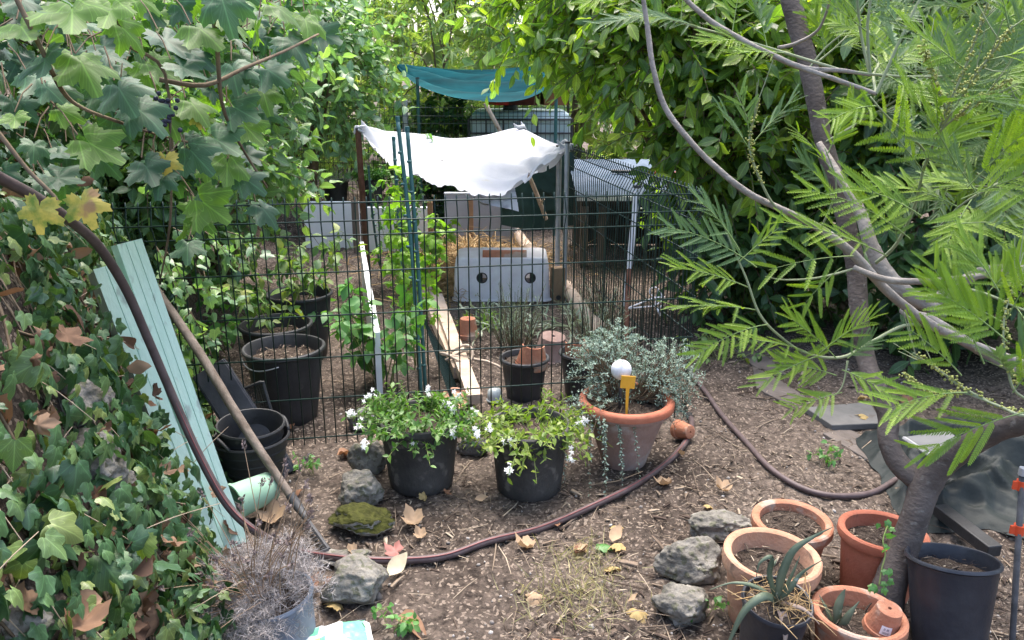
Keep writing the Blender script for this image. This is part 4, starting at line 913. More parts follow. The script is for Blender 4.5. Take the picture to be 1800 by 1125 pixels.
def ball():
    q = P(1092, 650, pL.y - .03); root = thing('garden_ball', 'pale speckled ball on a short rod among the thyme', 'garden ball', (q.x, q.y, .26)); m = MB(); n = 14
    m.lathe([(max(0, .040 * math.sin(PI * k / n)), -.040 * math.cos(PI * k / n)) for k in range(n + 1)], 24, M=Matrix.Translation(q)); m.build('sphere', M_STONEW, root, smooth=True)
    m = MB(); m.tube([(q.x, q.y, .24), (q.x, q.y, q.z - .03)], .006, 8); m.build('rod', M_DARKMET, root, smooth=True)
ball()
def upside(label, c, r, h, mat, rot=None, hole=True, cat='pot', sticker=False, name='small_pot'):
    root = thing(name, label, cat, c, rot=rot); rb = r * .68
    prof = [(r * .88, 0), (r, .001), (r * 1.02, .006), (r * .99, h * .26), (r * .91, h * .27), (rb, h * .985), (rb * .93, h), (rb * .16, h), (rb * .14, h - .012), (rb * .8, h - .012), (r * .8, h * .2), (r * .88, 0)]
    m = MB(); m.lathe(prof, 40, wob=.008); m.build('body', mat, root, smooth=35, world=False)
    m = MB(); m.lathe([(0, h - .010), (rb * .145, h - .010)], 16); m.build('drain_hole', M_BLACK, root, world=False)
    if sticker:
        def fr(u, z): an = -PI / 2 - .30 + u; k = (r * .91 + (rb - r * .91) * (z / h - .27) / .72) + .0008; return (k * math.cos(an), k * math.sin(an), z)
        m = MB(); n = 8; vs = []; fs = []
        for i in range(n + 1):
            u = -.33 + .66 * i / n; vs += [fr(u, h * .32), fr(u, h * .62)]
        for i in range(n): fs.append((2 * i, 2 * i + 2, 2 * i + 3, 2 * i + 1))
        m.add(vs, fs); s = m.build('price_sticker', M_WHITEPL, root, world=False, smooth=True)
        m = MB()
        def bar(u0, u1, z0, z1):
            k = 1.006
            m.add([tuple(q * k if i < 2 else q for i, q in enumerate(fr(u, z))) for u, z in ((u0, z0), (u1, z0), (u1, z1), (u0, z1))], [(0, 1, 2, 3)])
        u = -.2
        while u < .2: wd = random.choice((.008, .014, .02)); bar(u, u + wd, h * .36, h * .43); u += wd + random.choice((.01, .016))
        for x in (-.16, -.10, .02, .07, .12): bar(x, x + .035, h * .48, h * .56)
        o = m.build('print', pmat('grey_ink', (.22, .22, .26), None, rough=.6), s, world=False); o.parent = s
    return root
# pots and pieces behind the fence
q = G(822, 598); upside('small upside down terracotta pot on the bed soil beside the planks', (q.x, q.y + .05, H(q.x, q.y)), .066, .125, M_TERRA)
q = G(968, 640); rootp = upside('terracotta pot half buried behind the black pots', (q.x, q.y + .1, H(q.x, q.y) - .02), .10, .16, M_TERRAG, rot=(.15, .1, 0))
pB1 = Vector((P(922, 640, 3.6).x, 3.62, H(.06, 3.6))); pot('flower_pot', 'black pot holding an orange terracotta shard', pB1, .112, .085, .205, M_BLACK, rim=.02, soil=.03)
pB2 = Vector((P(1027, 640, 3.62).x, 3.66, H(.3, 3.6))); pot('flower_pot', 'black pot behind the silvery thyme with a broken clay piece', pB2, .112, .085, .23, M_BLACK, rim=.02, soil=.05)
def shard(label, c, r, h, a0, a1, rot, mat=M_TERRA):
    root = thing('pot_shard', label, 'shard', c, rot=rot); m = MB()
    m.lathe([(r, 0), (r * 1.04, .004), (r * 1.04, .022), (r * .97, .024), (r * .72, h), (r * .66, h), (r * .9, .02), (r * .9, 0), (r, 0)], 20, a0=a0, a1=a1, mi=0); m.build('curved_wall', mat, root, smooth=40, world=False)
    m = MB(); m.lathe([(r * 1.045, .026), (r * 1.06, .030), (r * 1.05, .036)], 20, a0=a0, a1=a1); m.build('rim_bead', mat, root, smooth=True, world=False)
shard('curved orange pot shard standing in the black pot', pB1 + Vector((.03, -.02, .165)), .075, .115, PI * 1.05, PI * 1.95, (.12, .1, 0))
shard('orange clay piece upright in the black pot behind the thyme', pB2 + Vector((-.02, .0, .18)), .07, .12, PI * .95, PI * 1.75, (.1, -.25, .3))
q = G(870, 705); m = MB(); root = thing('glass_jar', 'small upturned clear glass jar at the fence foot', 'jar', (q.x, q.y, H(q.x, q.y)))
m.lathe([(.036, 0), (.037, .03), (.034, .055), (.02, .068), (0, .071)], 24); m.build('dome', pmat('dusty_glass', (.35, .40, .40), (.5, .54, .54), 10, .15, .6), root, smooth=True, world=False)
m = MB(); m.lathe([(.037, .002), (.041, .004), (.041, .010), (.037, .012)], 24); m.build('lip', pmat('glass_lip', (.45, .5, .5), None, rough=.2), root, smooth=True, world=False)
q = G(800, 722); root = thing('clay_saucer', 'pierced pink clay saucer behind the jasmine', 'saucer', (q.x, q.y, H(q.x, q.y) + .05), rot=(.5, 0, .2)); m = MB(); m.lathe([(.012, 0), (.05, 0), (.062, .012), (.064, .02), (.058, .02), (.048, .008), (.012, .008), (.012, 0)], 32); m.build('dish', M_TERRAL, root, smooth=35, world=False)
m = MB()
for k in range(7): an = k * .9; m.lathe([(0, .0088), (.006, .0088)], 10, M=Matrix.Translation((.034 * math.cos(an), .034 * math.sin(an), 0)))
m.build('pierced_holes', M_BLACK, root, world=False)
q = G(1192, 772); upside('tiny terracotta pot tipped over beside the hose end', (q.x, q.y + .03, H(q.x, q.y) + .04), .042, .08, M_TERRA, rot=(1.35, .35, .5))
# big black pots behind the fence on the left
pA = gpos(510, 755, .13); pA.y = max(pA.y, 3.3)
bb = pot('raspberry_pot', 'biggest black pot behind the mesh with wood chips and a wire handle', pA, .172, .125, .345, M_BLACK, rim=.022, soil=.06, chips=260)
m = MB(); m.tube([(.175 * math.cos(t) * 1.03, .175 * math.sin(t) * 1.03, .31 - .025 * math.sin((t - 3.5) / 1.35 * PI)) for t in np.linspace(3.5, 4.85, 12)], .003, 6); m.build('handle', M_METALG, bb, smooth=True, world=False)
pA2 = Vector((P(484, 600, 3.75).x, 3.78, 0)); pot('raspberry_pot', 'black pot of raspberry canes just behind the biggest pot', pA2, .168, .125, .33, M_BLACK, rim=.022, soil=.07, chips=120)
pA3 = Vector((P(528, 540, 4.25).x, 4.25, 0)); pot('raspberry_pot', 'black pot of raspberry canes farthest back along the mesh', pA3, .17, .13, .36, M_BLACK, rim=.022, soil=.06, chips=80)
def canes(label, c, n, h, size, mat, sp=.12, tmpl=None, name='raspberry_plant', cat='plant', stemm=M_GSTEM, leafn=9, thick=.003, lean=(0, 0), ldroop=.5):
    root = thing(name, label, cat, c); b, d, L, mb = [], [], [], MB()
    for k in range(n):
        a = random.uniform(0, 6.28); r = sp * random.random(); p0 = Vector(c) + Vector((r * math.cos(a) * .5, r * math.sin(a) * .5, 0)); hh = h * random.uniform(.6, 1.1)
        tip = p0 + Vector((math.cos(a) * sp * 1.3 + lean[0], math.sin(a) * sp + lean[1], hh)); mid = p0.lerp(tip, .5) + Vector((random.gauss(0, .02), random.gauss(0, .02), .05))
        mb.tube([p0, mid, tip], [thick, thick * .8, thick * .4], 5, smooth=4)
        for j in range(leafn):
            t = .25 + .75 * j / (leafn - 1); q = p0.lerp(mid, t * 2) if t < .5 else mid.lerp(tip, t * 2 - 1); an = j * 2.4 + k
            b.append(q); d.append(Vector((math.cos(an), math.sin(an), .25)).normalized()); L.append(size * random.uniform(.7, 1.1))
    b = np.array(b); d = np.array(d); M, p, pa = sprays(b, d, np.array(L), 3, size, .2, .75, ldroop, up=.8, t0=.6)
    inst('foliage', tmpl or L_OVATE, M, p, mat, root)
    for q in pa: mb.tube(q, [.0016, .0014, .0012, .001], 4, cap=False)
    mb.build('stem', stemm, root, smooth=True); return root
canes('raspberry canes with yellow green leaves in the front black pots', pA2 + Vector((0, 0, .26)), 7, .44, .06, F_RASP, .15, leafn=6)
canes('raspberry canes hanging over the farthest black pot', pA3 + Vector((0, 0, .3)), 6, .36, .065, F_RASP, .18, leafn=6)
canes('pale leafy plants filling the bed in front of the white panel', (P(455, 430, 5.0).x, 5.0, H(P(455, 430, 5.0).x, 5.0)), 8, .34, .075, F_MINTL, .30, name='leafy_plant', leafn=6)
canes('pale leafy plant below the overhanging vine behind the mesh', (P(380, 430, 4.3).x, 4.3, H(P(380, 430, 4.3).x, 4.3)), 8, .3, .075, F_MINTL, .3, name='leafy_plant')
q = G(662, 690); canes('bright green mint like plant climbing over the edge of the bed', (q.x + .02, 3.75, 0), 9, .52, .075, F_MINTL, .13, name='leafy_plant', leafn=8, lean=(.0, -.1))
canes('melon vine scrambling up the green stakes', (P(730, 600, 4.0).x, 4.05, 0), 7, 1.05, .055, F_MELON, .11, tmpl=L_IVY, name='melon_vine', cat='vine', leafn=14, thick=.0025, lean=(-.04, .0))
canes('yellow green vine leaves at the foot of the white panels', (P(725, 470, 5.6).x, 5.6, 0), 7, .45, .075, F_MELON, .22, tmpl=L_IVY, name='melon_vine', cat='vine', leafn=8)
canes('tangled tomato plant beside the brown post', (P(690, 400, 6.4).x, 6.4, 0), 7, .95, .055, F_MINTL, .2, name='tomato_plant', leafn=12)
for lb, px, lv in (('black pot of grey lavender on the soil behind the white panel', 590, F_SILVER), ('black pot behind the brown post', 652, F_MINTL)):
    c = Vector((P(px, 335, 7.75).x, 7.75, H(P(px, 335, 7.75).x, 7.75))); rp = pot('flower_pot', lb, c, .125, .10, .24, M_BLACK, rim=.02, soil=.03, chips=0)
    n = 90; a = rng.random(n) * 6.28; d = nrm(np.stack([np.cos(a) * .7, np.sin(a) * .7, rng.uniform(.5, 1.2, n)], 1)); b = np.stack([np.cos(a) * .07, np.sin(a) * .07, np.full(n, .2)], 1)
    M, p, pa = sprays(b, d, .14, 14, .04, .1, .7, 0); local_inst('foliage', L_NEEDLE if lv is F_SILVER else L_SMALL, M, p, lv, rp)

# ================================================================== BED BEHIND THE FENCE
def plank(label, a, b, wd, th, mat, name='plank', up=None, group=None, groove=0, cat='plank'):
    a, b = Vector(a), Vector(b); y = (b - a).normalized(); z = Vector(up) if up else Vector((0, 0, 1)); x = y.cross(z).normalized(); z = x.cross(y)
    Rm = Matrix((x, y, z)).transposed(); L = (b - a).length; o_ = MB(); n = 24; vs = []; pr = [(-wd / 2, -th / 2), (wd / 2, -th / 2), (wd / 2, th / 2)]
    if groove:
        for k in range(groove, 0, -1):
            xx = -wd / 2 + wd * k / (groove + 1); pr += [(xx + .0016, th / 2), (xx + .0006, th / 2 - .003), (xx - .0006, th / 2 - .003), (xx - .0016, th / 2)]
    pr.append((-wd / 2, th / 2)); m_ = len(pr)
    for i in range(n + 1):
        t = i / n; w_ = 0 if groove else .003
        for px, pz in pr: vs.append(a + Rm @ Vector((px + w_ * noise.noise(Vector((t * 5, px * 40, 1))), L * t, pz + w_ * noise.noise(Vector((t * 5, 2, pz * 40))))))
    fs = []
    for i in range(n):
        for k in range(m_): k2 = (k + 1) % m_; fs.append((i * m_ + k, i * m_ + k2, (i + 1) * m_ + k2, (i + 1) * m_ + k))
    fs += [tuple(range(m_ - 1, -1, -1)), tuple(n * m_ + k for k in range(m_))]; o_.add(vs, fs); return tag(o_.build(name, mat, None, loc=(a.x, a.y, a.z)), label, cat, group)
plank('longer weathered plank edging the bed inside the mesh', G(738, 490, .05), G(812, 655, .05), .085, .06, M_WOODP)
plank('nearer pale plank lying over the longer one by the rope', G(768, 522, .10), G(835, 702, .08), .07, .045, M_WOODP)
def log(label, a, b, r):
    a, b = Vector(a), Vector(b); root = thing('log', label, 'log', a); m = MB(); m.tube([a.lerp(b, k / 8) + Vector((0, 0, .01 * math.sin(k))) for k in range(9)], [r * (1 + .07 * math.sin(k * 2)) for k in range(9)], 14, smooth=3, wob=.12, cap=False); m.build('bark', M_WOODP, root, smooth=True)
    d = (b - a).normalized(); M_ = d.to_track_quat('Z', 'Y').to_matrix().to_4x4()
    for p in (a, b):
        m = MB(); m.lathe([(0, 0), (r * 1.0, 0)], 14, M=Matrix.Translation(p) @ M_); m.build('cut_end', M_WOODG, root)
log('round log edging the bed nearer the thyme', G(990, 502, .05), G(1058, 590, .05), .05)
log('round log edging the bed beyond the storage box', G(904, 408, .05), G(950, 462, .05), .055)
q = G(980, 532); root = thing('wood_block', 'upright wooden block beside the storage box', 'block', (q.x, q.y, 0)); m = MB(); m.box((q.x, q.y + .04, .12), (.085, .08, .24), Matrix.Rotation(.3, 3, 'Z')); m.build('post', pmat('brown_block', (.20, .13, .075), (.30, .21, .13), 12, .85, stretch=(1, 1, .2)), root, bevel=.004)
m = MB(); m.lathe([(0, 0), (.016, 0), (.018, .006)], 14, M=Matrix.Translation((q.x + .005, q.y - .012, .04)) @ Matrix.Rotation(PI / 2, 4, 'X')); m.build('bolt_hole', M_BLACK, root)
e0 = G(640, 505); e1 = G(668, 702)
plank('white grey board standing on edge along the bed', (e0.x, e0.y, .17), (e1.x, e1.y, .17), .34, .03, M_WHITEP, 'edging_board', up=(1, .1, 0), cat='board')
m = MB(); c = G(800, 632, .10); pts = [c + Vector((.09 * math.cos(t), .05 * math.sin(t), .03 * math.sin(t * 2) + .005 * t)) for t in np.linspace(0, 9, 26)] + [c + Vector((.16, .03, -.02)), c + Vector((.24, .0, -.05))]
m.tube(pts, .007, 6, smooth=2); tag(m.build('rope', pmat('pale_rope', (.45, .35, .26), (.55, .45, .36), 60, .9), None, smooth=True, loc=tuple(c)), 'pale rope looped around the two planks', 'rope')
# diamond net strip along the planks
m = MB(); a = G(738, 545, .3); b = G(795, 712, .1); nn = Vector((0.12, 0, -.22))
for k in range(40):
    t0 = k / 40
    for s in (0, 1):
        p0 = a.lerp(b, t0) + nn * (0 if s else 1); p1 = a.lerp(b, min(1, t0 + .10)) + nn * (1 if s else 0); m.tube([p0, (p0 + p1) / 2 + Vector((0, -.006, 0)), p1], .0016, 4, cap=False)
tag(m.build('plastic_net', M_FENCE, None, loc=tuple(a)), 'strip of dark green diamond net beside the planks', 'net')
def storage_box():
    y = 5.30; x0 = P(796, 520, y).x; x1 = P(968, 520, y).x; wd = x1 - x0; cx = (x0 + x1) / 2; h = .30; dp = .38
    root = thing('storage_box', 'clear plastic storage box upside down with two round holes', 'box', (cx, y, .012)); m = MB(); r = .034; hc = ((-.20 * wd, .165), (.29 * wd, .165)); rc = .055
    def ring(k, z):
        out = []; W, D = wd / 2 * k, dp / 2 * k
        def seg(a, b, n): out.extend([(a[0] + (b[0] - a[0]) * i / n, a[1] + (b[1] - a[1]) * i / n) for i in range(n)])
        def arc(cx_, cy_, a0, n): out.extend([(cx_ + rc * math.cos(a0 + PI / 2 * i / n), cy_ + rc * math.sin(a0 + PI / 2 * i / n)) for i in range(n)])
        seg((-W + rc, -D), (W - rc, -D), 100); arc(W - rc, -D + rc, -PI / 2, 8); seg((W, -D + rc), (W, D - rc), 12); arc(W - rc, D - rc, 0, 8); seg((W - rc, D), (-W + rc, D), 20); arc(-W + rc, D - rc, PI / 2, 8); seg((-W, D - rc), (-W, -D + rc), 12); arc(-W + rc, -D + rc, PI, 8)
        return [(x, yy + dp / 2, z) for x, yy in out]
    lv = [(1.03, 0), (1.03, .008), (1.0, .012)] + [(1 - .05 * z / h, z) for z in np.linspace(.016, h - .05, 44)]
    lv += [(.95 - .012 * (1 - math.cos(t)) * 4, h - .05 + .05 * math.sin(t)) for t in np.linspace(.2, PI / 2, 7)] + [(.80, h + .002), (.6, h + .004)]
    rings = [ring(k, z) for k, z in lv]; n = len(rings[0]); vs = [p for q in rings for p in q]; fs = []
    for i in range(len(rings) - 1):
        for k in range(n):
            a, b, c_, d_ = i * n + k, i * n + (k + 1) % n, (i + 1) * n + (k + 1) % n, (i + 1) * n + k
            mx_ = sum(vs[q][0] for q in (a, b, c_, d_)) / 4; mz = sum(vs[q][2] for q in (a, b, c_, d_)) / 4
            if k < 100 and any((mx_ - u) ** 2 + (mz - v) ** 2 < r * r for u, v in hc): continue
            fs.append((a, b, c_, d_))
    fs.append(tuple((len(rings) - 1) * n + k for k in range(n))); m.add(vs, fs); m.build('shell', M_BOX, root, smooth=50, world=False)
    for a, b in hc:
        yy = dp / 2 * (.05 * b / h); m = MB(); m.tube([(a + r * math.cos(t), yy, b + r * math.sin(t)) for t in np.linspace(0, 2 * PI, 33)], .0045, 6, cap=False); m.build('hole_rim', M_BLACK, root, smooth=True, world=False)
    m = MB(); m.box((hc[0][0] - .020, .045, .165), (.045, .012, .1)); m.box((hc[1][0] + .020, .045, .165), (.045, .012, .1)); m.box((0, dp * .5, .05), (wd * .8, dp * .6, .08)); m.build('shade_insert', M_BLACK, root, world=False)  # black panels added inside, standing for shade seen through the holes
    return cx, y, h, wd
bx, by, bh, bw = storage_box()
root = thing('roof_tile', 'curved terracotta tile resting on the plastic box', 'tile', (bx + .02, by + .085, bh - .006)); m = MB()
m.lathe([(.058, -.15), (.058, .15), (.046, .15), (.046, -.15), (.058, -.15)], 18, a0=0, a1=PI, M=Matrix.Rotation(PI / 2, 4, 'Y') @ Matrix.Rotation(PI / 2, 4, 'Z')); m.build('half_pipe', M_TERRA, root, smooth=40, world=False)
def straw():
    n = 2600; x = rng.normal(0, 1, n) * .34 + P(838, 435, 6.6).x; y = rng.normal(6.55, .38, n); k = (y < 7.25) & (y > 5.7); n2 = 700
    x2 = rng.normal(P(775, 500, 5.6).x, .12, n2); y2 = rng.normal(5.7, .3, n2); X = np.concatenate([x[k], x2]); Y = np.concatenate([y[k], y2]); Z = hgt(X, Y) + rng.uniform(0, .10, len(X)) * np.exp(-((X - P(838, 435, 6.6).x) / .35) ** 2) + .01
    d = nrm(np.stack([rng.normal(size=len(X)), rng.normal(size=len(X)), rng.normal(0, .3, len(X))], 1)); o = inst('straw', L_STRAW, frames(d, np.tile([0, 0, 1.], (len(X), 1)) + rng.normal(0, .4, (len(X), 3)), rng.uniform(.08, .24, len(X))), np.stack([X, Y, Z], 1), F_STRAW)
    tag(o, 'golden straw mulch heaped on the bed before the grey panel', 'straw', kind='stuff')
straw()
q = G(852, 448, .1); root = thing('green_bottle', 'small dark green bottle end standing in the straw', 'bottle', (q.x, q.y, .06)); m = MB(); m.lathe([(0, 0), (.03, 0), (.033, .02), (.033, .07), (.02, .085), (0, .088)], 20); m.build('body', pmat('bottle_green', (.02, .09, .07), None, rough=.3), root, smooth=40, world=False); m = MB(); m.lathe([(.018, .084), (.02, .086), (.02, .10), (0, .101)], 16); m.build('cap', M_STAKE, root, smooth=40, world=False)
def rosette(label, c, n, L, mat, tmpl, name, up=.6, w=1.0, droop=.5):
    root = thing(name, label, 'plant', c); a = np.arange(n) * 2.4 + rng.random(n); d = nrm(np.stack([np.cos(a), np.sin(a), rng.uniform(.3, 1.2, n) * up], 1)); b = np.tile(np.array(c, float) + [0, 0, .02], (n, 1))
    M, p, pa = sprays(b, d, L * rng.uniform(.7, 1.1, n), 9, .085 * w, droop, .75, .1, up=.9, t0=.3); inst('foliage', tmpl, M, p, mat, root); twigs_part('midrib', pa, .005, .002, M_TWIG, root); return root
q = G(880, 578); rosette('silvery cardoon with arching jagged leaves in the bed', (q.x, q.y, 0), 14, .40, F_CARDOON, L_NARROW, 'cardoon', .9)
q = G(1000, 580); rosette('whitish cardoon closest to the round log', (q.x, q.y, 0), 12, .32, F_CARDOON, L_NARROW, 'cardoon', .8)
q = G(800, 575); rosette('small yellowing artichoke seedling beside the upturned pot', (q.x + .16, q.y, 0), 8, .18, F_MELON, L_NARROW, 'artichoke', .9)
def bushlet(label, c, n, h, r, mat, name, size=.03, tmpl=L_NEEDLE, per=26):
    root = thing(name, label, 'plant', c); a = rng.random(n) * 6.28; rr = r * np.sqrt(rng.random(n)); b = np.array(c, float) + np.stack([rr * np.cos(a) * .4, rr * np.sin(a) * .4, np.zeros(n)], 1); d = nrm(np.stack([np.cos(a) * rr / r * .45, np.sin(a) * rr / r * .45, np.ones(n)], 1))
    M, p, pa = sprays(b, d, h * rng.uniform(.6, 1.1, n), per, size, .05, .7, -.3, t0=.15); inst('foliage', tmpl, M, p, mat, root); twigs_part('stem', pa, .0025, .001, M_STEM, root)
q = G(905, 640); bushlet('grey green rosemary standing in front of the plastic box', (q.x, 4.35, 0), 60, .36, .2, F_ROSEM, 'rosemary', .035)
bushlet('rosemary behind the corner of the mesh and the thyme', (P(1050, 560, 4.2).x, 4.2, 0), 60, .42, .2, F_ROSEM, 'rosemary', .035)
bushlet('airy grey plant between the log and the leaning post', (P(1040, 560, 4.7).x + .12, 4.9, 0), 40, .36, .2, F_ROSEM, 'rosemary', .03)
# white hanger caught on the side mesh
m = MB(); hy = 3.95; hx = P(1150, 520, hy)
def hp(px, py): return P(px, py, hy)
m.tube([hp(1105, 541), hp(1150, 523), hp(1168, 522), hp(1166, 527), hp(1150, 538), hp(1105, 542)], .0035, 6)
m.tube([hp(1150, 523), hp(1142, 515), hp(1144, 507), hp(1153, 505), hp(1158, 510)], .003, 6, smooth=3)
m.tube([hp(1156, 510), hp(1152, 536), hp(1158, 542), hp(1166, 530), hp(1160, 512)], .003, 6, smooth=3); m.tube([hp(1156, 542), hp(1160, 555)], .006, 6)
tag(m.build('coat_hanger', M_WHITEPL, None, smooth=True, loc=tuple(hx)), 'white wire hanger caught on the side mesh', 'hanger')

# ================================================================== BOARDS, HOSES, RAKE, BUCKETS (left foreground)
nB = Vector((.74, -.66, .2))
b0 = P(374, 985, 2.27); b0.z = max(b0.z, .0)
plank('narrower mint painted grooved board on the ivy side', b0, P(178, 470, 2.36), .070, .062, M_MINT, 'painted_board', up=nB, groove=1, cat='board')
plank('taller mint painted grooved board on the rake side', P(414, 968, 2.35), P(222, 426, 2.44), .078, .05, M_MINT, 'painted_board', up=nB, groove=2, cat='board')
def hose(label, pts, r, line=True):
    loc = Vector(pts[len(pts) // 2]); root = thing('garden_hose', label, 'hose', loc); m = MB(); m.tube(pts, r, 12, smooth=10); m.build('tube', M_HOSE, root, smooth=True)
    if line:
        p2, _ = catmull([Vector(p) for p in pts], [0] * len(pts), 10); m = MB(); m.tube([p + (Vector((0, 0, CAMZ)) - p).normalized() * r * .72 + Vector((0, 0, r * .5)) for p in p2], r * .22, 5); m.build('red_stripe', M_HOSELINE, root, smooth=True)
    m = MB(); d = (Vector(pts[-1]) - Vector(pts[-2])).normalized(); m.tube([Vector(pts[-1]) - d * .03, Vector(pts[-1]) + d * .01], r * 1.2, 12); m.build('end_fitting', M_BLACK, root, smooth=40)
def gz(px, py, z=.014): g = G(px, py, z); return Vector((g.x, g.y, z + H(g.x, g.y)))
hose('thick brown hose sweeping over the mint boards and across the path', [P(-330, 170, 1.5), P(-220, 205, 1.5), P(-120, 245, 1.51), P(-40, 290, 1.55), P(0, 313, 1.62), P(60, 345, 1.72), P(120, 385, 1.86), P(175, 435, 2.02), P(222, 510, 2.13), P(262, 600, 2.17), P(305, 700, 2.19), P(350, 800, 2.17), P(400, 888, 2.15), P(455, 938, 2.14), gz(520, 966, .03), gz(600, 982, .035), gz(690, 987, .02), gz(780, 976), gz(860, 952), gz(950, 923), gz(1040, 890), gz(1120, 850), gz(1180, 805), gz(1210, 768), gz(1216, 742), gz(1212, 728)], .0125)
hose('thinner hose curving from the mesh corner to the foot of the mimosa', [gz(1196, 625, .02), gz(1212, 655, .02), gz(1240, 690), gz(1270, 728), gz(1310, 775), gz(1350, 822), gz(1395, 852), gz(1440, 868), gz(1490, 871), gz(1540, 859), gz(1590, 834)], .0115, False)
def rake():
    tip = gz(524, 892, .05); top = P(268, 500, 2.95); foot = gz(578, 968, .02); root = thing('rake', 'old garden rake with a weathered wooden handle leaning among the creeper', 'rake', foot); m = MB()
    m.tube([top, top.lerp(tip, .33) + Vector((.006, 0, .004)), top.lerp(tip, .66) + Vector((-.005, 0, 0)), tip], [.016, .017, .0165, .014], 10, smooth=6, wob=.08); m.build('handle', M_WOODG, root, smooth=True)
    m = MB(); m.tube([tip.lerp(top, .05), tip, tip.lerp(foot, .35)], [.017, .017, .010], 10); m.build('socket', M_DARKMET, root, smooth=40)
    d = (foot - tip).normalized(); sd = Vector((.2, -.5, -.35)).normalized(); m = MB(); a = tip.lerp(foot, .25); m.tube([a, foot], .008, 6)
    for k in range(13): p = a.lerp(foot, k / 12); m.tube([p, p + Vector((-.018, -.006, -.004))], [.003, .0016], 5)
    m.tube([foot, foot + Vector((-.035, -.015, -.002))], [.008, .004], 6); m.build('toothed_bar', M_DARKMET, root, smooth=40)
rake()
def bucket(label, c, rt, rb, h, loops=True, tilt=(0, 0, 0)):
    root = pot('bucket', label, c, rt, rb, h, M_BLACK, rim=.012, rimw=.006, wall=.005, soil=None, tilt=tilt, cat='bucket')
    m = MB()
    for k in range(3): z = h * (.35 + .2 * k); r = rb + (rt - rb) * z / h; m.lathe([(r + .001, z - .004), (r + .003, z), (r + .001, z + .004)], 40)
    m.build('rib', M_BLACK, root, smooth=True, world=False)
    if loops:
        for an in (-2.3, .8):
            m = MB(); m.tube([(rt * math.cos(an + t) * 1.0, rt * math.sin(an + t) * 1.0, h + .035 * math.sin((t + .45) / .9 * PI) - .004) for t in np.linspace(-.45, .45, 12)], .007, 8); m.build('loop_handle', M_BLACK, root, smooth=True, world=False)
    return root
pU = gpos(450, 862, .09); bucket('outer black flexible bucket with loop handles', pU, .138, .10, .19)
bucket('black bucket nested inside the flexible one', pU + Vector((-.005, .01, .035)), .122, .095, .205, False, (.05, .04, 0))
a = P(470, 792, 2.85); b = P(372, 640, 3.0); root = thing('planter_trough', 'long black plastic trough standing up in the buckets', 'trough', a); y = (b - a).normalized(); z = Vector((.25, -.9, .35)); x = y.cross(z).normalized(); z = x.cross(y); Rm = Matrix((x, y, z)).transposed(); L = (b - a).length + .12
m = MB(); m.box(a + y * (L / 2 - .12) - z * .02 - x * .02, (.13, L, .012), Rm); m.build('base', M_NAVY, root, bevel=.003)
m = MB()
for s in (-1, 1): m.box(a + y * (L / 2 - .12) - z * .055 - x * .02 + x * s * .067, (.008, L, .075), Rm)
m.build('side_wall', M_NAVY, root, bevel=.003)
m = MB(); c0 = P(492, 775, 2.92); c1 = P(463, 672, 3.0); c2 = P(410, 690, 3.05); c3 = P(430, 780, 2.98); m.tube([c0, c1 - Vector((0, 0, .01)), c1, c1 - Vector((.012, 0, 0)), c2, c3], .0075, 8); 
root = thing('tray_insert', 'black wire mesh tray insert leaning in the buckets', 'tray', c0); m.build('frame', M_BLACK, root, smooth=40)
m = MB()
for k in range(14):
    t = (k + .5) / 14; m.tube([c0.lerp(c1, t), c3.lerp(c2, t)], .0009, 4); m.tube([c1.lerp(c2, t), c0.lerp(c3, t)], .0009, 4)
m.build('netting', M_BLACK, root)
def greenpot():
    a = P(408, 884, 2.45); b = P(468, 858, 2.56); a.z = max(a.z, .055); b.z = max(b.z, .05); d = (b - a); Mx = Matrix.Translation(a) @ d.normalized().to_track_quat('Z', 'Y').to_matrix().to_4x4(); L = d.length * 1.15
    root = thing('plastic_pot', 'pale mint plastic pot lying on its side behind the boards', 'pot', a); m = MB(); r = .062
    m.lathe([(r * .93, .004), (r * .95, 0), (r * 1.06, 0), (r * 1.07, .012), (r * 1.0, .014), (r * .86, L * .97), (r * .8, L), (0, L), (0, L - .005), (r * .78, L - .006), (r * .93, .004)], 40, M=Mx); m.build('body', M_MINTPOT, root, smooth=35)
    m = MB(); m.lathe([(0, L * .55), (r * .85, L * .55)], 24, M=Mx); m.build('dark_soil', M_POTSOIL, root)
greenpot()
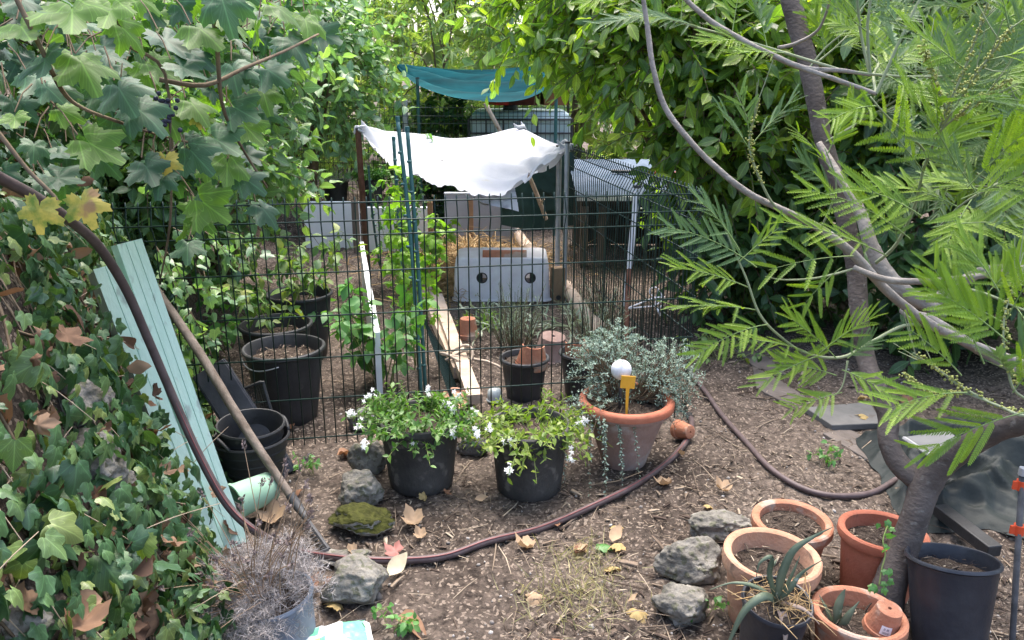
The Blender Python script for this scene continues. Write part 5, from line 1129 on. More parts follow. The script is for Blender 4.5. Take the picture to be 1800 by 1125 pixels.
def lavender():
    c = Vector((P(492, 1090, 1.82).x, 1.86, 0)); root = pot('lavender_pot', 'grey blue pot of dried grey lavender leaning at the bank foot', c, .100, .082, .165, M_GREYPOT, rim=.015, rimw=.005, soil=.02, chips=0, tilt=(.05, -.12, 0))
    b, d = [], []
    for cx, cy, cz, r, n in ((-.07, -.02, .20, .105, 260), (.02, .02, .215, .085, 160), (-.18, -.05, .14, .11, 250), (-.09, -.11, .13, .10, 230), (.05, .02, .225, .05, 60), (-.02, -.12, .16, .06, 90)):
        p, q = in_ell((cx, cy, cz), (r, r * .8, r * .85), n, .2); b.append(p); d.append(nrm(q + np.array([0, 0, .5]) + rng.normal(0, .5, q.shape)))
    b = np.concatenate(b); d = np.concatenate(d); M, p, pa = sprays(b, d, .075, 24, .025, .4, .85, -.05, up=.3)
    local_inst('foliage', L_NEEDLE, M, p, F_LAV, root)
    mb = MB(); hp_, hd = [], []
    for k in range(120):
        an = random.uniform(0, 6.28); r = random.uniform(.02, .14); p0 = Vector((-.06 + r * math.cos(an), -.02 + r * .7 * math.sin(an), .22)); dr = Vector((math.cos(an) * .65 - .25, math.sin(an) * .35 - .1, random.uniform(.45, 1.1))).normalized()
        if k > 75: dr = Vector((random.uniform(-.9, -.3), random.uniform(-.5, .1), random.uniform(-.1, .25))).normalized()
        L = random.uniform(.14, .36); tip = p0 + dr * L + Vector((0, 0, -.03)); mb.tube([p0, p0.lerp(tip, .5) + Vector((0, 0, .02)), tip], [.0014, .0012, .0009], 4, smooth=4, cap=False)
        for j in range(16): hp_.append(tip + dr * (.004 * (j // 3) - .006) + Vector(rng.normal(0, .002, 3))); hd.append(dr + Vector(rng.normal(0, .7, 3)))
    local_inst('flower_heads', L_SMALL, frames(np.array(hd), runit(len(hd)), rng.uniform(.008, .013, len(hd))), np.array(hp_), F_LAVH, root)
    mb.build('stalks', pmat('dry_stalk', (.26, .17, .11), (.38, .27, .18), 10, .85), root, smooth=True, world=False)
lavender()
def bag():
    x0, x1 = -.47, -.30; loc = Vector((-.42, 1.78, .03)); root = thing('compost_bag', 'torn white and green plastic compost bag lying on the ground', 'bag', loc)
    c = [P(520, 1108, 1.86), P(648, 1072, 1.93), P(668, 1180, 1.75), P(500, 1190, 1.72)]
    def bag_pt(u, v, k=1.0):
        p = c[0].lerp(c[1], u).lerp(c[3].lerp(c[2], u), v); z = H(p.x, p.y) + .02 + .045 * (max(0, math.sin(PI * min(1, max(0, u)))) ** .6) * (max(0, math.sin(PI * min(1, v * .85 + .15))) ** .6) * k + .008 * noise.noise(Vector((u * 6, v * 6, 2))) + .004 * noise.noise(Vector((u * 16, v * 16, 7)))
        return Vector((p.x, p.y, z))
    n = 40; m = MB(); vs = []; fs = []
    for i in range(n + 1):
        for j in range(n + 1):
            u, v = i / n, j / n; e = .03 * noise.noise(Vector((u * 9, 0, 3))) + .015 * noise.noise(Vector((u * 30, 0, 3))) if j == 0 else 0
            vs.append(bag_pt(u, v + e))
    mi = []
    for i in range(n):
        for j in range(n):
            u, v = (i + .5) / n, (j + .5) / n; a = i * (n + 1) + j; fs.append((a, a + n + 1, a + n + 2, a + 1))
            g = 1 if (u > .62 and u < .93 and (v < .42 + .2 * math.sin((u - .62) * 8) or (v > .62 and u > .80))) else 0
            if u < .32 and .10 < v < .34: g = 1
            if u < .25 and v < .10: g = 2
            if .26 < u < .42 and .42 < v < .7: g = 2 if u < .36 else 1
            mi.append(g)
    m.v = vs; m.f = fs; m.m = mi; m.build('bag_skin', [pmat('white_film', (.78, .80, .80), (.70, .76, .74), 8, .35, .5), pmat('green_print', (.13, .48, .28), (.18, .54, .34), 10, .35, .5), pmat('yellow_print', (.75, .72, .20), None, rough=.4)], root, smooth=True)
    m = MB(); m.tube([bag_pt(u, .0, .6) + Vector((0, 0, .004)) for u in np.linspace(0, .95, 14)], .006, 6); m.build('black_hem', M_BLACK, root, smooth=True)
bag()

# ================================================================== RIGHT FOREGROUND POTS
def setpot(label, px, py, rt, rb, h, mat, tilt=(0, 0, 0), **kw):
    Rm = Matrix.Rotation(tilt[1], 3, 'Y') @ Matrix.Rotation(tilt[0], 3, 'X'); up = Rm @ Vector((0, 0, h)); c = G(px, py, up.z - .012) - up
    return pot('flower_pot', label, c, rt, rb, h, mat, tilt=tilt, **kw)
setpot('terracotta pot of dark soil behind the pale one, with one thin sprout', 1393, 912, .112, .09, .19, M_TERRA, (.04, .02, 0), rim=.04, rimw=.012, wall=.014, soil=.03, chips=90)
pale = setpot('large pale terracotta pot with a chipped rim behind the aloe', 1358, 972, .126, .095, .225, M_TERRAL, (.03, .04, 0), rim=.05, rimw=.010, wall=.014, soil=.055, chips=90)
setpot('deep red terracotta pot half hidden by the mimosa trunk', 1553, 930, .118, .095, .22, M_TERRAR, (-.04, .03, 0), rim=.035, rimw=.010, wall=.012, soil=.045, chips=60)
aloe = setpot('black pot of arching aloe leaves and straw', 1367, 1054, .085, .068, .235, M_NAVY, (.16, .02, 0), rim=.014, rimw=.005, wall=.005, soil=.02, chips=40)
low = setpot('low terracotta pot with an upturned little pot inside', 1511, 1074, .112, .09, .16, M_TERRA, (-.02, .04, 0), rim=.035, rimw=.010, wall=.012, soil=.05, chips=60)
setpot('tall black plastic pot in front of the dark green film', 1675, 978, .112, .085, .285, M_NAVY, (-.24, .02, 0), rim=.014, rimw=.006, wall=.005, soil=.045, chips=60)
def straps(root, z, specs, w, mat, name='leaves', tmplcurl=True):
    m = MB()
    for pts, wd in specs:
        P_, _ = catmull([Vector(p) for p in pts], [0] * len(pts), 6); n = len(P_); vs = []; fs = []
        for i, p in enumerate(P_):
            t = (P_[min(i + 1, n - 1)] - P_[max(i - 1, 0)]).normalized(); s = t.cross(Vector((0, -.6, .8))).normalized(); u = s.cross(t); f = i / (n - 1); hw = wd * (1 - f ** 1.6) * (.75 + .5 * math.sin(PI * min(1, f * 1.2)) ) + .0006
            th = hw * .32
            vs += [p - s * hw + u * hw * .35, p - u * th * .2, p + s * hw + u * hw * .35, p - u * th * 1.6]
        for i in range(n - 1):
            b = 4 * i
            for k in range(4): fs.append((b + k, b + (k + 1) % 4, b + 4 + (k + 1) % 4, b + 4 + k))
        m.add(vs, fs)
    return m.build(name, mat, root, smooth=True, world=False)
M_ALOE = pmat('aloe_skin', (.10, .135, .085), (.17, .205, .13), 12, .5, .4, c3=(.30, .34, .28), s3=60, f3=.66)
M_ALOED = pmat('dry_aloe_skin', (.34, .24, .19), (.46, .35, .28), 12, .8)
zt = .225
straps(aloe, zt, [([(0, 0, zt), (-.01, -.01, zt + .09), (.01, .0, zt + .17), (.06, .01, zt + .21), (.10, .01, zt + .24)], 0.0099), ([(0, 0, zt), (-.03, .01, zt + .08), (-.035, .01, zt + .14), (-.065, 0, zt + .13), (-.07, -.01, zt + .09)], 0.0068),
    ([(0, 0, zt), (-.05, -.03, zt + .05), (-.10, -.05, zt + .02), (-.13, -.07, zt - .06), (-.14, -.08, zt - .10)], 0.0093), ([(0, 0, zt), (.02, -.01, zt + .06), (.045, .0, zt + .10), (.09, 0, zt + .145)], 0.0068),
    ([(0, 0, zt), (-.05, .02, zt + .03), (-.11, .03, zt + .035), (-.17, .02, zt + .02)], 0.0050), ([(0, 0, zt), (.005, .02, zt + .06), (.02, .04, zt + .11), (.03, .05, zt + .14)], 0.0062), ([(0, 0, zt), (.03, .02, zt + .07), (.05, .04, zt + .12)], 0.0043)], .0, M_ALOE)
straps(aloe, zt, [([(0, -.01, zt), (.0, -.05, zt + .0), (.0, -.085, zt - .03), (-.005, -.095, zt - .09)], .010), ([(.0, 0, zt), (.05, -.04, zt + .02), (.09, -.06, zt - .01)], .005)], 0, M_ALOED, 'dry_leaf')
n = 110; a = rng.random(n) * 6.28; r = .075 * np.sqrt(rng.random(n)); p = np.stack([r * np.cos(a) + .012, r * np.sin(a), np.full(n, zt) + rng.uniform(0, .025, n)], 1); d = nrm(np.stack([rng.normal(size=n), rng.normal(size=n), rng.normal(0, .35, n)], 1)); o = local_inst('straw_mulch', L_STRAW, frames(d, np.tile([0, 0, 1.], (n, 1)) + rng.normal(0, .3, (n, 3)), rng.uniform(.03, .09, n)), p, F_STRAW, aloe); o['kind'] = 'stuff'
straps(low, .11, [([(-.05, .01, .10), (-.055, .01, .16), (-.045, .015, .20), (-.04, .015, .215)], .011), ([(-.045, .0, .10), (-.03, -.005, .15), (-.005, 0, .19)], .010), ([(-.055, .01, .10), (-.08, .02, .15), (-.10, .03, .185)], .006)], 0, M_ALOE)
straps(pale, .17, [([(.0, .0, .17), (.01, .0, .19), (.02, .01, .20)], .004)], 0, M_ALOE, 'sprout')
Mt = Matrix.Translation(low.location) @ low.rotation_euler.to_matrix().to_4x4()
upside('little upturned terracotta pot with a white price sticker', Mt @ Vector((.055, -.015, .112)), .047, .082, M_TERRA, rot=(.16, .12, 0), sticker=True)
def ivysprig():
    c = G(1555, 1020, .05); root = thing('ivy_sprig', 'young ivy sprig climbing the base of the mimosa trunk', 'ivy', c); pts = [P(1545, 1030, 1.80), P(1550, 1000, 1.82), P(1556, 975, 1.84), P(1552, 950, 1.86), P(1560, 925, 1.9)]
    m = MB(); m.tube(pts, .002, 5, smooth=4); m.build('stem', M_GSTEM, root, smooth=True); p, d, nn = [], [], []
    for k in range(16): q = pts[random.randint(0, 4)]; p.append(q + Vector(rng.normal(0, .012, 3))); d.append(Vector((random.gauss(0, .7), -.4, random.gauss(-.5, .5)))); nn.append(Vector((0, -.8, .5)) + Vector(rng.normal(0, .3, 3)))
    inst('foliage', L_IVY, frames(np.array(d), np.array(nn), rng.uniform(.016, .03, 16)), np.array(p), F_MINTL, root)
ivysprig()

# ================================================================== FLAGSTONES, FILM, GREY BOARD, CLIP STAKE
def slabstone(label, pxs, z, mat=M_SLAB, th=.03, group=None, rot=None):
    pts = [gz(x, y, z) for x, y in pxs]; c = sum(pts, Vector()) / len(pts); m = MB(); n = len(pts)
    vs = [Vector((p.x, p.y, p.z - th)) for p in pts] + pts; m.add(vs, [tuple(range(n - 1, -1, -1)), tuple(range(n, 2 * n))] + [(k, (k + 1) % n, n + (k + 1) % n, n + k) for k in range(n)])
    return tag(m.build('flagstone', mat, None, bevel=.004, loc=tuple(c)), label, 'flagstone', group)
slabstone('grey square flagstone lying beside the mimosa trunk', [(1415, 716), (1528, 706), (1552, 744), (1462, 750)], .03, pmat('grey_slate', (.105, .105, .10), (.16, .155, .15), 7, .85, c3=(.11, .10, .09), s3=14, f3=.6))
slabstone('pinkish flagstone at the path edge nearest the mesh', [(1322, 640), (1372, 668), (1418, 700), (1388, 712), (1330, 680)], .010)
slabstone('pinkish flagstone under the laurel at the path edge', [(1290, 612), (1345, 622), (1385, 655), (1330, 645)], .008)
slabstone('stained flagstone in front of the grey square one', [(1445, 765), (1490, 752), (1560, 790), (1530, 812)], .008)
a = [P(1590, 768, 2.75), P(1668, 757, 2.75), P(1706, 790, 2.5), P(1640, 800, 2.45)]
m = MB(); m.add(a + [p - Vector((0, .004, .014)) for p in a], [(3, 2, 1, 0), (4, 5, 6, 7), (0, 1, 5, 4), (1, 2, 6, 5), (2, 3, 7, 6), (3, 0, 4, 7)]); root = thing('grey_board', 'flat grey board propped on the dark film', 'board', a[0]); m.build('sheet', pmat('grey_sheet', (.10, .105, .11), (.15, .155, .16), 6, .95, .05), root)
m = MB(); m.tube([a[3] + Vector((0, -.004, -.006)), a[0] + Vector((0, 0, -.006))], .008, 6); m.build('edge_strip', M_METALG, root, smooth=40)
a = P(1690, 905, 2.35); b = P(1742, 985, 2.1)
def film():
    loc = Vector((1.75, 2.6, H(1.75, 2.6))); root = thing('plastic_film', 'crumpled dark green plastic film heaped behind the tall black pot', 'plastic film', loc); m = MB(); n, k = 150, 100; vs = []
    for i in range(n + 1):
        for j in range(k + 1):
            u, v = i / n, j / k; x = 1.36 + 1.1 * u + .1 * v; y = 2.38 + .75 * v + .06 * math.sin(u * 9)
            hgt_ = .15 * (v ** .8) * (.15 + .85 * u) + .01
            q = Vector((u * 3.2, v * 2.6, 1.7)); rdg = 2 * (1 - abs(noise.noise(q * 1.3))) ** 2 - 1; r2 = 2 * (1 - abs(noise.noise(q * 2.8 + Vector((5, 0, 0))))) ** 2 - 1
            e = min(1, min(u, 1 - u) * 7) * min(1, v * 5)
            vs.append((x + .05 * noise.noise(q * 2.3), y + .05 * noise.noise(q * 2.1), H(x, y) + max(.006, (hgt_ + .06 * rdg + .035 * r2 + .016 * noise.noise(q * 6) + .006 * noise.noise(q * 14)) * e + .008)))
    m.add(vs, [(i * (k + 1) + j, (i + 1) * (k + 1) + j, (i + 1) * (k + 1) + j + 1, i * (k + 1) + j + 1) for i in range(n) for j in range(k)]); m.build('sheet', M_TARP, root, smooth=True)
    m = MB(); g0, g1 = G(1652, 893, .06), G(1748, 972, .05); gd = g1 - g0; m.box((g0 + g1) / 2, (gd.length, .05, .04), Matrix.Rotation(math.atan2(gd.y, gd.x), 3, 'Z')); m.build('weight_bar', M_BLACK, root, bevel=.004)
film()
def clipstake():
    a = P(1778, 1150, 1.72); b = P(1797, 835, 1.8); root = thing('clip_stake', 'thin dark metal rod with two orange red clips', 'stake', (a.x, a.y, 0)); m = MB(); m.tube([Vector((a.x, a.y, -.02)), a, b], .0075, 8); m.build('rod', M_DARKMET, root, smooth=True)
    for px, py, dd in ((1796, 852, 1.8), (1791, 930, 1.78)):
        p = P(px, py, dd); m = MB(); m.lathe([(.0078, -.014), (.013, -.014), (.013, .012), (.0078, .012)], 14, M=Matrix.Translation(p)); m.box(p + Vector((-.017, -.002, 0)), (.012, .006, .022)); m.build('clip', pmat('orange_red_plastic', (.62, .08, .03), None, rough=.4), root, smooth=35)
    m = MB(); m.tube([b, b + Vector((0, 0, .02))], .010, 8); m.build('cap', M_METALG, root, smooth=40)
clipstake()

# ================================================================== MIMOSA TREE (right)
def mimosa():
    base = G(1580, 1058, 0); root = thing('mimosa_tree', 'leaning mimosa with feathery fronds growing among the terracotta pots', 'tree', (base.x, base.y, 0))
    def pt(pts, seg=12, smooth=9, wob=.13, mb=None):
        L, r = [], []
        for px, py, dd, wpx in pts: p = P(px, py, dd); L.append(p); r.append(.72 * wpx / 2 / FPX * (p - Vector((0, 0, CAMZ))).length)
        (mb or MB()).tube(L, r, seg, smooth=smooth, wob=wob); return L
    m = MB()
    pt([(1548, 1085, 1.93, 84), (1566, 1025, 1.95, 66), (1590, 960, 1.98, 58), (1612, 900, 2.0, 58), (1630, 845, 2.02, 62), (1665, 808, 2.0, 56), (1710, 780, 1.95, 48), (1760, 755, 1.9, 46), (1830, 730, 1.83, 46), (1990, 640, 1.8, 42), (2150, 480, 1.85, 36), (2250, 250, 1.95, 26)], mb=m, wob=.085)
    pt([(1645, 868, 2.02, 40), (1612, 845, 2.04, 46), (1578, 812, 2.08, 46), (1562, 770, 2.12, 44), (1562, 735, 2.16, 44), (1545, 690, 2.22, 43), (1522, 630, 2.32, 40), (1510, 545, 2.4, 40), (1504, 470, 2.48, 42), (1478, 350, 2.58, 40), (1447, 245, 2.68, 40), (1422, 120, 2.78, 42), (1400, 40, 2.86, 43), (1382, -60, 2.95, 44), (1370, -260, 3.1, 38), (1375, -480, 3.2, 28)], mb=m, wob=.085)
    m.build('trunk', M_BARK, root, smooth=True)
    m = MB()
    pt([(1440, 252, 2.6, 14), (1475, 310, 2.5, 20), (1510, 370, 2.42, 26), (1535, 440, 2.35, 34), (1572, 500, 2.3, 40), (1625, 530, 2.3, 36), (1672, 512, 2.3, 24), (1720, 480, 2.3, 22), (1810, 462, 2.3, 22), (1960, 400, 2.3, 18), (2080, 290, 2.35, 12)], mb=m)
    pt([(1610, 525, 2.3, 34), (1645, 545, 2.28, 32), (1660, 556, 2.27, 28)], mb=m)
    pt([(1590, 552, 2.22, 16), (1630, 560, 2.2, 22), (1680, 590, 2.15, 24), (1735, 622, 2.1, 22), (1815, 660, 2.0, 20), (1950, 690, 1.95, 20), (2090, 600, 1.92, 24)], mb=m)
    pt([(1588, 545, 2.25, 18), (1604, 558, 2.2, 18), (1612, 562, 2.18, 17)], mb=m)
    pt([(1100, -260, 2.0, 6), (1112, -150, 1.97, 8), (1125, -40, 1.95, 10), (1137, 40, 1.95, 11), (1148, 120, 1.93, 13), (1170, 190, 1.92, 13), (1215, 250, 1.9, 14), (1260, 295, 1.88, 14), (1320, 342, 1.86, 15), (1400, 380, 1.85, 16), (1450, 408, 1.84, 20), (1505, 452, 1.84, 22), (1560, 512, 1.85, 20), (1620, 560, 1.87, 20), (1690, 598, 1.9, 20), (1800, 640, 1.95, 20), (1900, 665, 1.93, 22)], mb=m)
    pt([(1010, -170, 2.15, 6), (1095, -100, 2.12, 8), (1175, -30, 2.1, 10), (1240, 30, 2.08, 12), (1300, 68, 2.05, 13), (1360, 98, 2.02, 13), (1415, 120, 2.0, 12), (1480, 124, 2.0, 9), (1530, 132, 2.0, 6)], mb=m)
    pt([(1368, 84, 2.3, 9), (1400, 76, 2.3, 8), (1440, 50, 2.25, 6), (1462, -10, 2.2, 5)], mb=m); pt([(1410, 120, 2.0, 11), (1470, 140, 1.98, 10), (1540, 165, 1.95, 8)], mb=m)
    pt([(1500, 470, 1.83, 14), (1560, 492, 1.8, 15), (1640, 494, 1.78, 14), (1720, 485, 1.76, 14), (1810, 470, 1.75, 14), (1930, 440, 1.75, 12), (2050, 370, 1.8, 7)], mb=m)
    m.build('branch', M_BARKG, root, smooth=True)
    tw = MB(); fr = []        # fronds: (base, tip, pairs, pinna length, normal, mat)
    T = {
     'a': [(1640, 573, 1.9, 7), (1590, 572, 1.85, 7), (1530, 602, 1.8, 7), (1480, 628, 1.76, 7), (1420, 622, 1.72, 6), (1372, 592, 1.7, 6), (1335, 552, 1.68, 6), (1312, 490, 1.68, 5), (1290, 440, 1.68, 4), (1268, 385, 1.68, 3)],
     'b': [(1510, 470, 1.84, 6), (1440, 488, 1.8, 5), (1380, 492, 1.78, 4), (1345, 486, 1.76, 1.5)],
     'c': [(1372, 372, 1.85, 6), (1350, 345, 1.845, 6), (1322, 280, 1.84, 5), (1318, 240, 1.84, 4), (1335, 170, 1.84, 1.2)],
     'd': [(1540, 462, 1.8, 8), (1575, 430, 1.75, 7), (1605, 370, 1.7, 7), (1622, 300, 1.66, 6), (1625, 265, 1.64, 5), (1560, 205, 1.6, 4), (1530, 170, 1.6, 3)],
     'e': [(1622, 300, 1.66, 7), (1650, 230, 1.6, 7), (1665, 190, 1.58, 6), (1700, 110, 1.56, 5), (1738, 0, 1.55, 4)],
     'f': [(1665, 195, 1.58, 6), (1645, 150, 1.58, 4), (1620, 70, 1.58, 3)],
     'g': [(1650, 235, 1.6, 6), (1710, 140, 1.5, 5), (1780, 45, 1.45, 3)],
     'h': [(1640, 240, 1.6, 5), (1700, 190, 1.55, 4), (1775, 140, 1.5, 3)],
     'i': [(2080, 620, 1.75, 9), (1950, 700, 1.5, 8), (1820, 730, 1.3, 7), (1760, 716, 1.32, 7), (1690, 680, 1.36, 6), (1650, 650, 1.38, 4), (1605, 620, 1.4, 3)],
     'j': [(1920, 712, 1.42, 7), (1800, 700, 1.3, 6), (1770, 640, 1.3, 5), (1765, 560, 1.32, 4), (1790, 480, 1.35, 3)],
     'k': [(1440, 408, 1.84, 5), (1470, 330, 1.8, 4), (1450, 260, 1.8, 3)],
     'l': [(1490, 634, 1.765, 5), (1480, 680, 1.74, 3), (1455, 705, 1.73, 1.5)],
     'm': [(1755, 714, 1.32, 5), (1690, 690, 1.36, 4), (1640, 695, 1.4, 4), (1585, 655, 1.42, 3)],
     'n': [(1800, 300, 1.6, 6), (1740, 330, 1.6, 5), (1690, 360, 1.62, 4), (1650, 400, 1.65, 4)]}
    TW = {}
    for k, v in T.items(): TW[k] = pt(v, 6, 5, 0, tw)
    def F(b, t, pairs, pl, mat=0, nz=None): fr.append((P(*b), P(*t), pairs, pl, nz, mat))
    # hero fronds of the photograph
    F((1625, 305, 1.64), (1520, 190, 1.58), 6, .085); F((1685, 300, 1.6), (1590, 160, 1.56), 5, .09); F((1620, 380, 1.62), (1500, 330, 1.6), 7, .085); F((1600, 420, 1.66), (1420, 335, 1.62), 9, .085)
    F((1700, 330, 1.55), (1850, 190, 1.45), 6, .10); F((1690, 350, 1.5), (1830, 300, 1.42), 6, .10); F((1640, 400, 1.58), (1790, 395, 1.5), 8, .09); F((1560, 450, 1.7), (1370, 390, 1.66), 8, .075)
    F((1500, 450, 1.8), (1350, 475, 1.76), 3, .09); F((1480, 470, 1.8), (1410, 540, 1.78), 4, .06)
    F((1330, 470, 1.68), (1170, 400, 1.66), 10, .062, 1); F((1315, 505, 1.68), (1185, 470, 1.64), 10, .062); F((1330, 545, 1.68), (1185, 540, 1.62), 11, .064); F((1350, 570, 1.68), (1225, 625, 1.62), 11, .06); F((1300, 440, 1.68), (1225, 350, 1.66), 8, .058, 1)
    F((1300, 460, 1.68), (1370, 400, 1.64), 6, .05); F((1420, 620, 1.72), (1310, 600, 1.66), 6, .06); F((1440, 625, 1.72), (1330, 680, 1.66), 7, .06); F((1440, 622, 1.72), (1530, 560, 1.66), 9, .065); F((1470, 630, 1.74), (1390, 560, 1.7), 9, .07)
    F((1480, 690, 1.74), (1390, 720, 1.68), 8, .06); F((1470, 660, 1.74), (1370, 640, 1.7), 8, .065); F((1480, 650, 1.74), (1560, 690, 1.7), 8, .055); F((1490, 630, 1.74), (1530, 600, 1.72), 7, .05, 1)
    F((1800, 725, 1.25), (1625, 795, 1.28), 7, .075, 0, Vector((0, -.95, .3))); F((1700, 690, 1.32), (1560, 720, 1.3), 7, .075); F((1690, 660, 1.34), (1600, 580, 1.34), 6, .07); F((1770, 600, 1.3), (1660, 520, 1.32), 8, .07)
    F((1770, 560, 1.3), (1830, 460, 1.25), 7, .07); F((1730, 640, 1.32), (1640, 470, 1.36), 9, .07); F((1760, 520, 1.35), (1690, 420, 1.38), 9, .06); F((1780, 690, 1.28), (1840, 620, 1.25), 7, .07)
    F((1322, 270, 1.84), (1270, 200, 1.82), 6, .06, 1); F((1325, 250, 1.84), (1390, 180, 1.82), 6, .06, 1); F((1318, 235, 1.84), (1300, 165, 1.82), 5, .055, 1)
    F((1462, 300, 1.8), (1400, 230, 1.78), 6, .06); F((1740, 330, 1.6), (1830, 240, 1.55), 8, .08); F((1720, 345, 1.6), (1640, 240, 1.6), 8, .07, 1); F((1690, 200, 1.58), (1780, 60, 1.55), 8, .07, 1)
    def grow(L, n, lo_=.15, sz=(.06, .085), up_=.25):
        for j in range(n):
            u = (lo_ + (1 - lo_) * (j + random.random()) / n) * (len(L) - 1); i = min(int(u), len(L) - 2); q = L[i].lerp(L[i + 1], u - i); dr = (L[i + 1] - L[i]).normalized()
            sd = dr.cross(Vector((0, -.7, .7))).normalized() * (1 if j % 2 else -1); dv = (dr * .55 + sd * .8 + Vector((0, -.15, up_)) + Vector(rng.normal(0, .22, 3))).normalized(); Lf = random.uniform(.10, .17)
            fr.append((q, q + dv * Lf, random.randint(9, 12), random.uniform(*sz) * .85, None, 1 if random.random() < .4 else 0))
    for k, n in (('e', 4), ('g', 3), ('h', 3), ('n', 5), ('j', 3), ('d', 3), ('k', 2)): grow(TW[k], n)
    starts = [(1530, 132, 2.0), (1540, 165, 1.95), (1480, 124, 2.0), (1422, 120, 2.75), (1450, 250, 2.65), (1810, 462, 2.3), (1720, 480, 2.3), (1810, 470, 1.75), (1640, 494, 1.78), (1800, 300, 1.6), (1462, -10, 2.2)]
    for k in range(17):
        b = P(*starts[k % len(starts)]); up_ = k % len(starts) < 5 or k % 3 == 0
        dv = Vector((random.gauss(.55, .5), random.uniform(-.35, .35), random.uniform(-.1, .9) if up_ else random.uniform(-.3, .8))).normalized(); Lt = random.uniform(.28, .60)
        L = [b + dv * Lt * q + Vector((0, 0, .10 * Lt * q * q)) + Vector(rng.normal(0, .008, 3)) * (q > 0) for q in (0, .25, .5, .75, 1.0)]
        tw.tube(L, [.004, .0036, .003, .0022, .0014], 5, smooth=3, cap=False); grow(L, random.randint(6, 9), .2)
    for k in range(20):                              # finer sprays farther back along the limb that leaves the frame
        b = P(random.uniform(1780, 1930), random.uniform(60, 420), random.uniform(2.1, 2.6)); dv = Vector((random.uniform(-1, -.35), random.uniform(-.3, .3), random.uniform(-.1, .75))).normalized(); Lt = random.uniform(.28, .52)
        L = [b + dv * Lt * q + Vector((0, 0, -.08 * Lt * q * q)) for q in (0, .25, .5, .75, 1.0)]; tw.tube(L, [.004, .0034, .0028, .002, .0012], 5, smooth=3, cap=False); n0 = len(fr); grow(L, 9, .1, (.05, .068), .1)
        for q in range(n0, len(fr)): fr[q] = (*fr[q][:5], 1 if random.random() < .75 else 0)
    rc_ = MB(); S = {0: ([], [], []), 1: ([], [], [])}
    for b, t, pairs, pl, nv, mt in fr:
        d = (t - b); L = d.length; d.normalize(); nv = nv or Vector((random.gauss(0, .35), -.55 + random.gauss(0, .3), .75)); s = d.cross(nv).normalized(); nv = s.cross(d).normalized()
        bend = random.uniform(.04, .14) * L; mid = b.lerp(t, .5) + Vector((0, 0, bend))
        rp = [b * (1 - u) ** 2 + mid * 2 * u * (1 - u) + t * u * u for u in np.linspace(0, 1, 9)]; rc_.tube(rp, [.0015 - .001 * i / 8 for i in range(9)], 4, cap=False)
        pairs = int(pairs * 1.2 + .5)
        for i in range(pairs):
            u = .14 + .86 * (i + .5) / pairs; p = b * (1 - u) ** 2 + mid * 2 * u * (1 - u) + t * u * u; k = pl * (.62 + .5 * math.sin(PI * (.18 + .7 * u))) * random.uniform(.9, 1.08)
            for sg in (-1, 1):
                th = R(random.uniform(30, 60) - 18 * u); dv = d * math.cos(th) + s * sg * math.sin(th) + nv * random.uniform(-.25, .35)
                if random.random() < .05: continue
                k *= random.uniform(.85, 1.08); q = S[mt]; q[0].append(p); q[1].append(dv); q[2].append((nv + s * sg * random.uniform(-.5, .1), k))
    for mt, nm, mm in ((0, 'crown', F_MIMOSA), (1, 'greyish_crown', F_MIMOSAG)):  # second crown mesh holds the fronds of greyer leaf colour
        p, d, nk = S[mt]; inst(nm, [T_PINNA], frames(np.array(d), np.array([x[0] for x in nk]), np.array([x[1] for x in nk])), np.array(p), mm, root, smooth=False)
    rc_.build('frond_rib', pmat('frond_rib_green', (.16, .24, .08), (.22, .30, .11), 20, .6), root, smooth=True)
    bp, bd = [], []
    for k in 'efghimcj':
        L = TW[k]
        for seg_ in range(30):
            u = (.35 + .65 * seg_ / 30) * (len(L) - 1); i = min(int(u), len(L) - 2); q = L[i].lerp(L[i + 1], u - i)
            for j in range(5): bp.append(q + Vector(rng.normal(0, .0035, 3))); bd.append(rng.normal(size=3))
    bl = (np.array([(0, 0, -.5), (.5, 0, 0), (0, .5, 0), (-.5, 0, 0), (0, -.5, 0), (0, 0, .5)], float), [(0, 2, 1), (0, 3, 2), (0, 4, 3), (0, 1, 4), (5, 1, 2), (5, 2, 3), (5, 3, 4), (5, 4, 1)])
    inst('flower_buds', [bl], frames(np.array(bd), runit(len(bd)), rng.uniform(.004, .007, len(bd))), np.array(bp), F_BUD, root)
    # bare flowering sprays at the twig ends
    for k in 'cefghij':
        e = TW[k][-1]; e0 = TW[k][-2]; dr = (e - e0).normalized()
        for j in range(5):
            s0 = e0.lerp(e, random.random()); dv = (dr + Vector(rng.normal(0, .5, 3))).normalized(); tw.tube([s0, s0 + dv * .03 + Vector((0, 0, .004)), s0 + dv * .07 + Vector((0, 0, .015))], [.0013, .001, .0007], 4, cap=False)
    tw.build('twig', M_TWIG, root, smooth=True)
mimosa()

